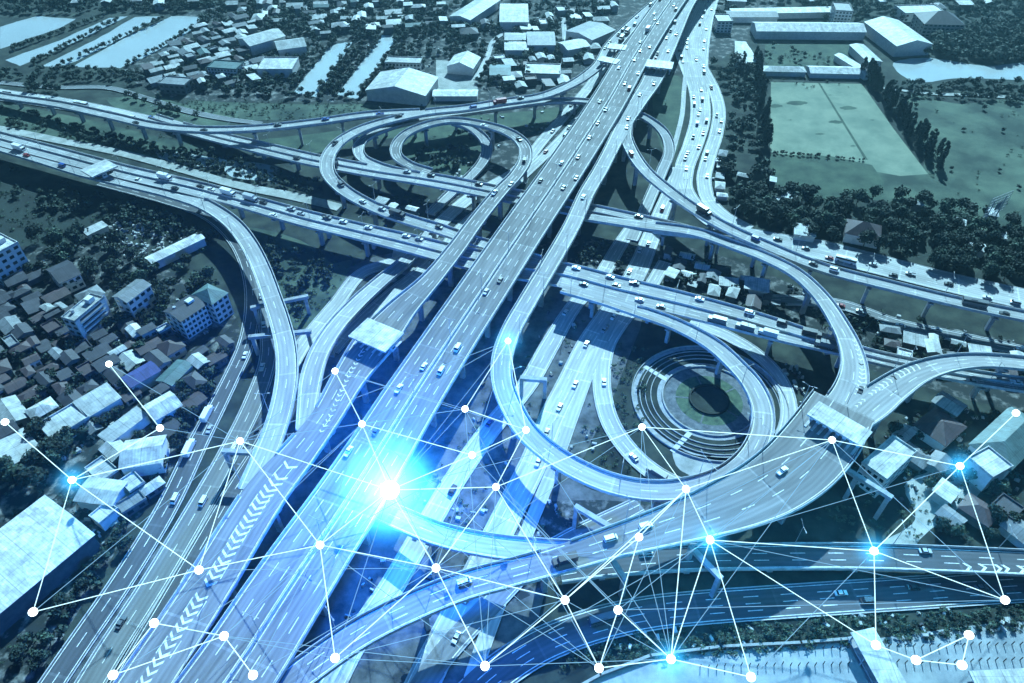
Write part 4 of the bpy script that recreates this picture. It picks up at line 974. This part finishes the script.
for poly, n in (([(0,100),(250,150),(330,200),(200,180),(0,130)], 500), ([(240,230),(360,260),(300,330),(260,260)], 160), ([(550,235),(1020,345),(1020,410),(560,262)], 420),
                ([(400,130),(490,130),(480,170),(410,165)], 60), ([(170,100),(440,104),(300,120),(200,118)], 200), ([(905,98),(1024,108),(1024,230),(930,180)], 25),
                ([(0,180),(230,220),(200,260),(0,240)], 260), ([(0,300),(230,300),(180,450),(20,680),(0,680)], 500), ([(560,612),(1024,602),(1024,632),(560,668)], 500),
                ([(860,400),(1024,390),(1024,545),(780,530)], 260), ([(760,50),(870,50),(890,90),(1024,90),(1024,110),(760,84)], 150), ([(590,330),(650,350),(640,470),(600,470)], 90), ([(560,290),(640,310),(600,470),(560,560),(470,640),(430,480)], 260), ([(230,455),(300,330),(345,270),(420,330),(330,450),(200,600)], 200)):
    undergrowth(poly, n)
mass('undergrowth', VS2, 'leaf2')['label'] = 'scattered low bushes and weeds on open ground'

# scrap and building debris lying on open ground: nobody could count it
SB = MB()
for poly, n in (([(105,214),(160,205),(195,235),(180,256),(130,262),(100,240)], 420), ([(560,238),(690,250),(850,300),(1020,335),(1020,375),(860,340),(740,300),(562,262)], 900),
                ([(768,352),(800,365),(806,408),(788,420)], 130), ([(345,195),(420,214),(420,226),(350,212)], 120), ([(395,245),(432,255),(420,276),(392,270)], 160),
                ([(75,520),(135,470),(150,480),(60,620)], 160), ([(880,420),(1020,400),(1020,520),(900,500)], 160), ([(480,95),(590,90),(550,140),(480,195),(430,240),(420,230)], 300),
                ([(0,290),(215,300),(200,440),(0,470)], 420), ([(560,290),(640,310),(600,470),(640,505),(480,640),(380,690),(250,690),(420,380)], 420), ([(230,455),(300,330),(345,270),(420,255),(420,330),(330,450),(200,600),(130,600)], 320), ([(560,612),(1020,605),(1020,630),(560,665)], 120), ([(520,500),(610,505),(560,560),(490,620)], 90), ([(697,190),(712,110),(722,110),(722,210)], 90), ([(200,15),(600,5),(500,90),(160,80)], 500)):
    xs = [p[0] for p in poly]; ys = [p[1] for p in poly]
    for _ in range(n):
        x, y = random.uniform(min(xs), max(xs)), random.uniform(min(ys), max(ys))
        if not inpoly(x, y, poly) or any(inpoly(x, y, q) for q in PONDS): continue
        p = P(x, y, 0)
        if road_hit(p.x, p.y, None, .8) or used(p.x, p.y, -1): continue
        a, b, c = random.uniform(.5, 2.6), random.uniform(.4, 1.6), random.uniform(.3, 1.6)
        SB.box((p.x, p.y, c/2), (a, b, c), random.uniform(0, 3.14), random.choice([0, 0, 1, 2]), .85)
so = SB.build('debris', ['roof_pale', 'wall_grey', 'roof_dark']); so['kind'] = 'stuff'; so['label'] = 'pale scrap and building debris strewn over open ground'
# ================================================================ VEHICLES
def wheel_mesh():
    mb = MB(); mb.cyl((0, 0, 0), .36, .26, 12, 'Y'); mb.cyl((0, 0, 0), .2, .29, 8, 'Y', 1); return mb.mesh('wheel', ['tyre', 'steel'])
WHEEL = wheel_mesh()
def prof_body(mb, prof, w, mi=0, inset=0.0):
    n = len(prof); vs = [(x, -w/2+(inset if z > .95 else 0), z) for x, z in prof]+[(x, w/2-(inset if z > .95 else 0), z) for x, z in prof]
    mb.add(vs, [tuple(range(n)), tuple(range(2*n-1, n-1, -1))]+[(k, n+k, n+(k+1) % n, (k+1) % n) for k in range(n)], mi)
def car_geo(kind):
    body, glass = MB(), MB(); wh = []
    if kind == 'sedan':
        prof_body(body, [(-2.25, .35), (2.25, .35), (2.3, .65), (2.15, .85), (1.0, .95), (-1.7, .95), (-2.25, .88), (-2.3, .6)], 1.78)
        prof_body(glass, [(-1.65, .94), (1.0, .94), (.35, 1.38), (-1.1, 1.38)], 1.66, inset=.2 if False else 0)
        body.box((-.38, 0, 1.41), (1.5, 1.5, .07)); wh = [(-1.4, .36), (1.4, .36)]; W = 1.78
    elif kind == 'pickup':
        prof_body(body, [(-2.6, .5), (2.5, .5), (2.55, .9), (1.5, 1.05), (-.4, 1.05), (-.4, .75), (-2.6, .75)], 1.85)
        for s in (-1, 1): body.box((-1.5, s*.88, .9), (2.2, .09, .34))
        body.box((-2.56, 0, .9), (.09, 1.8, .34))
        prof_body(glass, [(-.4, 1.04), (1.5, 1.04), (.9, 1.62), (-.3, 1.62)], 1.7); body.box((.3, 0, 1.65), (1.25, 1.55, .07)); wh = [(-1.6, .38), (1.6, .38)]; W = 1.85
    elif kind == 'van':
        prof_body(body, [(-2.4, .4), (2.4, .4), (2.45, .95), (1.9, 1.15), (-2.4, 1.15)], 1.9)
        prof_body(glass, [(-2.38, 1.14), (1.9, 1.14), (1.3, 1.8), (-2.3, 1.8)], 1.8); body.box((-.5, 0, 1.87), (3.6, 1.75, .14)); wh = [(-1.5, .36), (1.5, .36)]; W = 1.9
    elif kind == 'truck':
        body.box((-1.4, 0, 2.2), (6.6, 2.5, 2.7)); prof_body(body, [(2.1, .6), (4.1, .6), (4.1, 1.5), (3.9, 2.5), (2.1, 2.5)], 2.3)
        body.box((-.3, 0, .75), (8, 1.2, .3)); prof_body(glass, [(3.6, 1.55), (4.14, 1.55), (3.97, 2.3), (3.6, 2.3)], 2.34); wh = [(-3.6, .5), (-2.4, .5), (3.0, .5)]; W = 2.4
    elif kind == 'bus':
        body.box((0, 0, 1.15), (11, 2.5, 1.5)); body.box((0, 0, 2.95), (11, 2.5, .5)); body.box((-1, 0, 3.3), (3, 1.6, .25)); glass.box((0, 0, 2.3), (10.9, 2.44, .82)); wh = [(-3.4, .5), (3.6, .5)]; W = 2.5
    return body, glass, wh, W
GEO = {}
for k in ('sedan', 'pickup', 'van', 'truck', 'bus'):
    b, g_, wh, W = car_geo(k); GEO[k] = (b, g_, wh, W)
CM = {}
def car_proto(kind, colour, far):
    key = (kind, colour, far)
    if key in CM: return CM[key]
    b, g_, wh, W = GEO[kind]; cn = 'paint_'+colour
    if far:
        mb = MB(); mb.v = list(b.v)+[]; mb.f = list(b.f); mb.m = [0]*len(b.f); mb.add(g_.v, g_.f, 1)
        for x, r in wh:
            for s in (-1, 1): mb.cyl((x, s*(W/2-.12), r), r, .25, 8, 'Y', 2)
        CM[key] = mb.mesh(kind, [cn, 'glass', 'tyre'])
    else:
        CM[key] = (b.mesh(kind+'_body', cn), g_.mesh(kind+'_windows', 'glass'))
    return CM[key]
CAT = {'sedan': ('car', 'parked_car'), 'pickup': ('pickup truck', 'pickup_truck'), 'van': ('van', 'van'), 'truck': ('truck', 'box_truck'), 'bus': ('bus', 'bus')}
CARS = []
def vehicle(kind, colour, pos, rz, where, key, s_along, tilt=0):
    dist = math.hypot(pos[1], HC); far = dist > 400; sc = 0.98 if not far else 1.05
    cat, nm = CAT[kind]; nm = 'car' if kind == 'sedan' else nm
    grp = 'vehicles '+where
    geo = car_proto(kind, colour, far)
    if far:
        o = link(nm, geo, None, pos, rz)
    else:
        o = bpy.data.objects.new(nm, None); C.objects.link(o); o.location = pos; o.rotation_euler = (0, 0, rz)
        link('body', geo[0], o); link('window', geo[1], o)
        for x, r in GEO[kind][2]:
            for s in (-1, 1):
                wl = link('wheel', WHEEL, o, (x, s*(GEO[kind][3]/2-.1), r)); k = r/.36; wl.scale = (k, 1, k)
    o.scale = (sc, sc, sc)
    tag(o, '%s %s %s' % (colour, {'sedan': 'car', 'truck': 'box truck', 'pickup': 'pickup'}.get(kind, kind), where), cat, grp, order='road')
    CARS.append((pos[0], pos[1], pos[2]))
WHERE = {'main': 'on the widest expressway', 'east_west': 'on the crossing pale expressway', 'left_merge': 'on the chevron ramp', 'right_ramp': 'on the garden loop ramp', 'curve_ramp': 'on the curving left ramp',
         'outer_loop': 'on the outer loop ramp', 'left_flyover': 'on the thin left flyover', 'twin_flyover': 'on the twin flyover', 'garden_ramp': 'on the garden ramp', 'branch_ramp': 'on the sweeping right ramp', 'plaza_deck': 'on the broad plaza deck',
         'right_ramp_out': 'on the ramp to the right edge', 'lower_right': 'on the lower right flyover', 'north_road': 'on the broad bright road', 'side_road': 'on the curved side road', 'under_road': 'on the road under the flyovers', 'under_road_two': 'on the pale service road',
         'ring_road': 'on the ring road', 'service_strip': 'on the left service road', 'front_road': 'on the dark frontage road', 'front_road_two': 'on the second frontage road', 'left_highway': 'on the far left highway', 'lower_right_ground': 'on the dark lower right road',
         'middle_loop': 'on the middle loop', 'front_road_three': 'on the narrow dark road', 'right_front': 'on the right service road', 'short_ramp': 'on the short curved ramp', 'service_strip_two': 'on the second left service road', 'lower_curve': 'on the low curved ramp', 'join_ramp': 'on the short join ramp'}
COLS = (['white']*7+['silver']*4+['black']*5+['grey']*3+['blue', 'red'])
def put(key, px, py, kind='sedan', colour=None):
    rd = RD[key]; S = rd['S']
    pr = [toscreen(s) for s in S]; i = min(range(len(S)), key=lambda i: (pr[i][0]-px)**2+(pr[i][1]-py)**2)
    for _ in range(2):
        q = P(px, py, S[i, 2]); i = int(np.argmin((S[:, 0]-q.x)**2+(S[:, 1]-q.y)**2))
    o = (q.x-S[i, 0])*rd['N'][i, 0]+(q.y-S[i, 1])*rd['N'][i, 1]
    lim = S[i, 3]/2-2.2; o = max(-lim, min(lim, o))
    if rd['median'] and abs(o) < 2.2: o = 2.2 if o >= 0 else -2.2
    place(key, i, o, kind, colour)
def place(key, i, o, kind, colour):
    rd = RD[key]; S = rd['S']; x, y = S[i, 0]+rd['N'][i, 0]*o, S[i, 1]+rd['N'][i, 1]*o
    if any((x-a)**2+(y-b)**2 < 50 and abs(S[i, 2]-c) < 3 for a, b, c in CARS): return
    rz = math.atan2(rd['T'][i, 1], rd['T'][i, 0])+(math.pi if o < 0 else 0)
    vehicle(kind, colour or random.choice(COLS), (x, y, S[i, 2]+.02), rz, WHERE[key], key, rd['d'][i])
for x, y, k, c in ((340,348+0,'van','white'),): pass
for key, lst in {
    'main': [(457,350,'van','white'),(424,367,'sedan','white'),(440,374,'van','white'),(398,391,'pickup','white'),(347,450,'pickup','white'),(486,291,'sedan','silver'),(500,281,'sedan','black'),(540,182,'sedan','black'),(563,189,'sedan','black'),(577,178,'sedan','black'),(562,163,'sedan','white'),(578,158,'sedan','black'),(589,139,'sedan','black'),(595,137,'sedan','black'),(594,124,'sedan','black'),(600,102,'sedan','black'),(604,101,'sedan','white'),(625,84,'sedan','black'),(619,68,'sedan','silver'),(645,75,'sedan','black'),(656,24,'sedan','black'),(650,47,'sedan','black'),(640,52,'sedan','white'),(376,432,'sedan','blue')],
    'east_west': [(576,266,'sedan','white'),(579,276,'sedan','silver'),(584,285,'sedan','black'),(610,275,'sedan','silver'),(616,286,'sedan','black'),(635,280,'pickup','black'),(637,300,'sedan','silver'),(660,307,'sedan','black'),(697,299,'sedan','white'),(689,306,'sedan','black'),(713,324,'truck','grey'),(748,312,'van','white'),(745,333,'truck','grey'),(765,338,'truck','silver'),(772,350,'van','white'),(292,209,'pickup','silver'),(348,219,'sedan','white'),(371,227,'sedan','white'),(409,232,'sedan','white'),(423,236,'sedan','silver'),(165,181,'truck','white'),(229,196,'truck','white'),(250,200,'truck','silver'),(200,188,'sedan','black'),(212,190,'sedan','white'),(263,203,'sedan','black')],
    'plaza_deck': [(784,470,'pickup','white'),(566,562,'truck','black'),(608,540,'van','white'),(645,527,'van','white'),(461,584,'van','white')],
    'north_road': [(890,286,'sedan','black'),(950,285,'sedan','black'),(985,298,'sedan','white'),(990,295,'sedan','silver'),(845,262,'bus','white'),(900,283,'sedan','grey'),(778,240,'sedan','black'),(700,110,'sedan','black')],
    'branch_ramp': [(815,265,'sedan','black'),(835,271,'van','white'),(845,267,'bus','black'),(975,305,'bus','grey')],
    'under_road': [(586,345,'sedan','white'),(574,387,'sedan','white'),(559,409,'sedan','white'),(547,432,'sedan','silver'),(537,465,'sedan','white'),(628,250,'sedan','white'),(621,268,'sedan','white'),(465,600,'van','white'),(462,638,'sedan','white')],
    'ring_road': [(604,382,'sedan','white'),(633,457,'sedan','white'),(657,476,'truck','grey')],
    'lower_right': [(928,552,'sedan','silver'),(643,553,'van','white'),(634,557,'van','white'),(655,559,'truck','grey')],
    'lower_right_ground': [(838,594,'sedan','white'),(863,602,'van','black'),(913,588,'sedan','black'),(602,621,'bus','grey'),(980,588,'sedan','grey')],
    'front_road_two': [(247,300,'sedan','white'),(262,325,'sedan','white'),(205,500,'van','white')],
    'front_road': [(248,356,'sedan','white'),(255,298,'sedan','white'),(210,432,'sedan','silver')],
    'garden_ramp': [(860,391,'sedan','black')],
    'outer_loop': [(363,202,'sedan','white'),(381,209,'sedan','silver'),(400,217,'truck','black'),(440,228,'sedan','black'),(396,112,'sedan','black'),(519,98,'sedan','black'),(601,48,'sedan','black'),(610,42,'sedan','black')],
    'left_highway': [(82,106,'bus','white'),(132,118,'van','white'),(45,100,'van','white')],
    'curve_ramp': [(20,150,'truck','white'),(140,181,'sedan','white')],
    'twin_flyover': [(478,184,'sedan','black'),(410,170,'sedan','silver'),(433,174,'sedan','black'),(638,217,'sedan','black'),(300,158,'sedan','black'),(330,166,'truck','black')],
    'right_ramp': [(583,198,'sedan','silver'),(640,95,'sedan','black'),(643,93,'sedan','silver'),(628,120,'sedan','black'),(628,128,'sedan','black'),(668,52,'sedan','black'),(660,50,'sedan','black')],
}.items():
    for x, y, k, c in lst: put(key, x, y, k, c)
def traffic(key, n, a, b, trucks=.12):
    rd = RD[key]; pr = [toscreen(s) for s in rd['S']]
    idx = [i for i in range(len(pr)) if a[0] <= pr[i][0] <= b[0] and a[1] <= pr[i][1] <= b[1]]
    for _ in range(n):
        i = random.choice(idx); L = max(1, rd['lanes']); w2 = rd['S'][i, 3]/2-1.0
        o = -w2+2*w2*(random.randrange(L)+.5)/L
        place(key, i, o, 'truck' if random.random() < trucks else random.choice(['sedan', 'sedan', 'pickup', 'van']), random.choice(['black', 'black', 'grey', 'silver', 'white', 'black', 'blue', 'red']) if pr[i][1] < 170 else None)
traffic('north_road', 75, (660,-5), (720,170), .05); traffic('north_road', 9, (720,220), (1024,320), .05)
traffic('main', 16, (600,0), (690,110), 0.02); traffic('outer_loop', 26, (590,0), (670,70), .1); traffic('right_ramp', 16, (640,0), (700,90), .05)
traffic('outer_loop', 6, (320,100), (560,230), .1); traffic('left_highway', 12, (0,90), (240,150), .2); traffic('left_flyover', 5, (0,90), (400,135), .1)
traffic('east_west', 10, (0,130), (460,260), .3); traffic('east_west', 10, (560,260), (1024,390), .1); traffic('under_road', 8, (560,200), (690,330), 0)
traffic('side_road', 9, (690,60), (760,230), .1); traffic('service_strip', 8, (380,80), (610,270), .1); traffic('service_strip_two', 6, (440,90), (610,240), .1)
traffic('front_road', 6, (50,240), (260,660), .1); traffic('front_road_two', 5, (50,240), (270,660), .1); traffic('branch_ramp', 7, (626,120), (1024,320), .1)
traffic('right_front', 10, (770,290), (1024,360), .2); traffic('curve_ramp', 4, (0,140), (200,200), .3); traffic('left_merge', 5, (470,120), (530,200), .1)
traffic('under_road_two', 5, (400,200), (640,560), 0)

# lamp posts
def lamp_mesh():
    pole, arm, head = MB(), MB(), MB()
    pole.tube((0, 0, 0), (0, 0, 10.5), .14, .08)
    for s in (-1, 1): arm.tube((0, 0, 10.3), (0, s*2.2, 10.9), .06)
    for s in (-1, 1): head.box((0, s*2.5, 10.9), (.35, .9, .16))
    return pole.mesh('pole', 'steel'), arm.mesh('arm', 'steel'), head.mesh('lamp_head', 'wall_grey')
LP = lamp_mesh()
def lamps(key, off, step, a=(0, 0), b=(1024, 683)):
    rd = RD[key]; S = rd['S']; nx = 8
    for i in range(len(S)):
        if rd['d'][i] < nx: continue
        sx, sy = toscreen(S[i])
        if not (a[0] <= sx <= b[0] and a[1] <= sy <= b[1]): continue
        nx = rd['d'][i]+step; o = off(S[i, 3]/2)
        x, y = S[i, 0]+rd['N'][i, 0]*o, S[i, 1]+rd['N'][i, 1]*o
        t = thing('street_lamp', 'thin twin-arm lamp post %s' % WHERE[key], 'street lamp', (x, y, S[i, 2]+.9), math.atan2(rd['T'][i, 1], rd['T'][i, 0]), 'lamp posts '+WHERE[key], order='road')
        for nm, me in zip(('pole', 'arm', 'lamp_head'), LP): link(nm, me, t)
lamps('main', lambda w: 0, 34); lamps('east_west', lambda w: 0, 32); lamps('twin_flyover', lambda w: 0, 34)
lamps('right_ramp', lambda w: w-.05, 32, (495,110), (800,500)); lamps('plaza_deck', lambda w: -w+.05, 32); lamps('right_ramp_out', lambda w: w-.05, 30, (860,340), (1024,420))
lamps('lower_right', lambda w: w-.05, 34, (700,520), (1024,600)); lamps('curve_ramp', lambda w: -w+.05, 34); lamps('outer_loop', lambda w: w-.05, 36, (330,80), (600,230)); lamps('branch_ramp', lambda w: w-.05, 36)

# ================================================================ GLOWING NETWORK (overlay graphic built as self-lit spheres and rods; no lamps hang here)
NODES = [(5,422),(109,364),(160,428),(72,480),(240,441),(362,424),(335,371),(465,409),(508,341),(526,430),(472,455),(496,487),(390,490),(320,545),(199,570),(33,612),(154,623),(224,636),(113,675),(253,675),
         (335,658),(436,568),(485,666),(565,600),(618,610),(599,668),(671,659),(639,537),(686,489),(642,427),(710,540),(832,440),(874,551),(960,466),(1016,413),(1005,600),(969,635),(962,665),(916,660),(876,645),(751,677)]
LINKS = [(0,3),(1,2),(2,3),(3,4),(3,14),(3,15),(15,14),(4,14),(4,13),(4,12),(14,13),(16,17),(18,16),(18,17),(17,19),(13,20),(13,21),(13,12),(5,6),(5,10),(5,12),(7,8),(7,9),(8,9),(9,10),(10,12),(11,12),(11,9),(11,21),(12,21),
         (21,20),(21,22),(21,23),(22,23),(11,23),(23,27),(23,28),(23,25),(24,27),(24,25),(24,26),(25,26),(26,28),(26,30),(28,30),(28,27),(29,28),(29,31),(11,29),(30,32),(30,39),(30,40),(31,33),(31,32),(31,28),(32,33),(32,35),(32,39),(33,34),(33,35),(36,38),(36,37),(37,38),(38,39),(26,40)]
FAINT = [(1,4),(15,4),(14,5),(13,9),(12,29),(20,22),(20,23),(26,27),(26,23),(30,33),(30,35),(31,35),(32,40),(2,4),(16,14),(7,4),(13,17),(13,18),(20,11),(22,13),(25,11),(29,21),(30,31),(27,31),(12,7),(19,13),(21,29),(12,20),(5,7),(24,35)]
_r = random.Random(3); _s = set(map(frozenset, LINKS+FAINT))
while len(FAINT) < 66:
    a, b = _r.randrange(4, 33), _r.randrange(4, 33)
    dd = math.hypot(NODES[a][0]-NODES[b][0], NODES[a][1]-NODES[b][1])
    if a != b and frozenset((a, b)) not in _s and 90 < dd < 290: _s.add(frozenset((a, b))); FAINT.append((a, b))
M['node'] = emis('node_light', (0.80, 0.97, 1.0), 3.0); M['link'] = emis('link_light', (0.50, 0.85, 1.0), 1.0); M['faint'] = emis('faint_link_light', (0.25, 0.58, 0.90), 0.5)  # self-lit colours of the overlay graphic
M['burst'] = emis('burst_light', (0.75, 0.95, 1.0), 6.0)
ZN = 46
NP = [P(x, y, 28 if i == 12 else ZN) for i, (x, y) in enumerate(NODES)]
net = thing('overlay_graphic', 'glowing overlay graphic of white dots joined by thin bright lines, added above the interchange', 'overlay graphic', (0, 0, 0))
for i, p in enumerate(NP):
    bm = bmesh.new(); bmesh.ops.create_icosphere(bm, subdivisions=3, radius=(3.2 if i == 12 else 1.15)); me = bpy.data.meshes.new('graphic_node'); bm.to_mesh(me); bm.free()
    me.materials.append(M['burst' if i == 12 else 'node']); me.polygons.foreach_set('use_smooth', [True]*len(me.polygons))
    o = link('graphic_node', me, net, p)
    if i == 12: o['label'] = 'largest and brightest blue-white dot of the overlay graphic'
for k, (a, b) in enumerate(LINKS+FAINT):
    f = k >= len(LINKS); mb = MB(); mb.tube(NP[a], NP[b], (.085 if f else .125), None, 6); mb.build('fine_line' if f else 'link_line', 'faint' if f else 'link', net)
def halo(p, r, col, s):  # glow put in as a self-lit volume round a node
    m = bpy.data.materials.new('painted_halo'); m.use_nodes = True; n = m.node_tree.nodes; l = m.node_tree.links; n.clear()
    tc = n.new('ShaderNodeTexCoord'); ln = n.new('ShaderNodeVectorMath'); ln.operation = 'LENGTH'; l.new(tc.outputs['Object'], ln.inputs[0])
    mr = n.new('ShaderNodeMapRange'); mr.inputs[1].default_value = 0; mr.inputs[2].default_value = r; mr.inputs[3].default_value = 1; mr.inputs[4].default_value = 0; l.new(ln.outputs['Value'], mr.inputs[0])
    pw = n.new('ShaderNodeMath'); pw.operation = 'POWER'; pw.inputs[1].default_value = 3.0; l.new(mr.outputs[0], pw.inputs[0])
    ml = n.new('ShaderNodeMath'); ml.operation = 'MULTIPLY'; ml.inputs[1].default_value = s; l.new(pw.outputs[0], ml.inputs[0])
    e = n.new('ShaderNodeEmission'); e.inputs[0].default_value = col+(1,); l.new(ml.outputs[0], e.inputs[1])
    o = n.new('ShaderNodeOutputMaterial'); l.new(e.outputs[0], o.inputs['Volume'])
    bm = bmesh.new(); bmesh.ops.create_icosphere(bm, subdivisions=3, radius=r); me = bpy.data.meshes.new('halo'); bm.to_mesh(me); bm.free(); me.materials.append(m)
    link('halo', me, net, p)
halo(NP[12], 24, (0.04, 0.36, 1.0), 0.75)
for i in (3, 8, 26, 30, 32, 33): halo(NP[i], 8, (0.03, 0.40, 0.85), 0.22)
def plight(p, e, col, r, name='added_blue_light'):  # added light with no fixture of its own
    l = bpy.data.lights.new(name, 'POINT'); l.energy = e; l.color = col; l.shadow_soft_size = r; o = bpy.data.objects.new(name, l); C.objects.link(o); o.location = p; o.parent = net
q = NP[12]
plight(q+Vector((0, 0, 14)), 50000, (0.01, 0.25, 1.0), 4.0); plight(q+Vector((6, -12, 40)), 260000, (0.0, 0.14, 1.0), 5.0)  # added lights above the burst, spreading blue over roads and gaps
for i in (3, 8, 26, 30, 32, 33): plight(NP[i]-Vector((0, 0, 3)), 16000, (0.05, 0.5, 1.0), 1.5)  # added lights below the haloed nodes, tinting what lies underneath

hz = bpy.data.materials.new('thin_haze'); hz.use_nodes = True; n_ = hz.node_tree.nodes; n_.clear()
pv = n_.new('ShaderNodeVolumePrincipled'); pv.inputs['Color'].default_value = (0.5, 0.9, 1, 1); pv.inputs['Density'].default_value = HAZE; pv.inputs['Anisotropy'].default_value = 0.78
ho = n_.new('ShaderNodeOutputMaterial'); hz.node_tree.links.new(pv.outputs[0], ho.inputs['Volume'])
mb = MB(); mb.box((0, 1600, 119), (5400, 5200, 242)); M['haze'] = hz; hb = mb.build('haze', 'haze'); hb['kind'] = 'stuff'; hb['label'] = 'thin pale haze over the far town'
# ================================================================ labels that single out
ORD = ['first', 'second', 'third', 'fourth', 'fifth', 'sixth', 'seventh', 'eighth', 'ninth', 'tenth', 'eleventh', 'twelfth', 'thirteenth', 'fourteenth', 'fifteenth', 'sixteenth', 'seventeenth', 'eighteenth', 'nineteenth', 'twentieth']
bylab = {}
for o, order in ALL:
    if order: bylab.setdefault((o['label'], order), []).append(o)
for (lab, order), lst in bylab.items():
    if len(lst) < 2: continue
    if order == 'road': lst.sort(key=lambda o: -toscreen(o.location)[1]); w_ = 'from the bottom'
    else: lst.sort(key=lambda o: toscreen(o.location)[0]); w_ = 'from the left'
    for k, o in enumerate(lst):
        o['label'] = lab+', '+(ORD[k] if k < 20 else '%d%s' % (k+1, {1: 'st', 2: 'nd', 3: 'rd'}.get((k+1) % 10, 'th')))+' '+w_
print('TREES', len(TREES), 'CARS', len(CARS), 'OBJ', len(SC.objects))
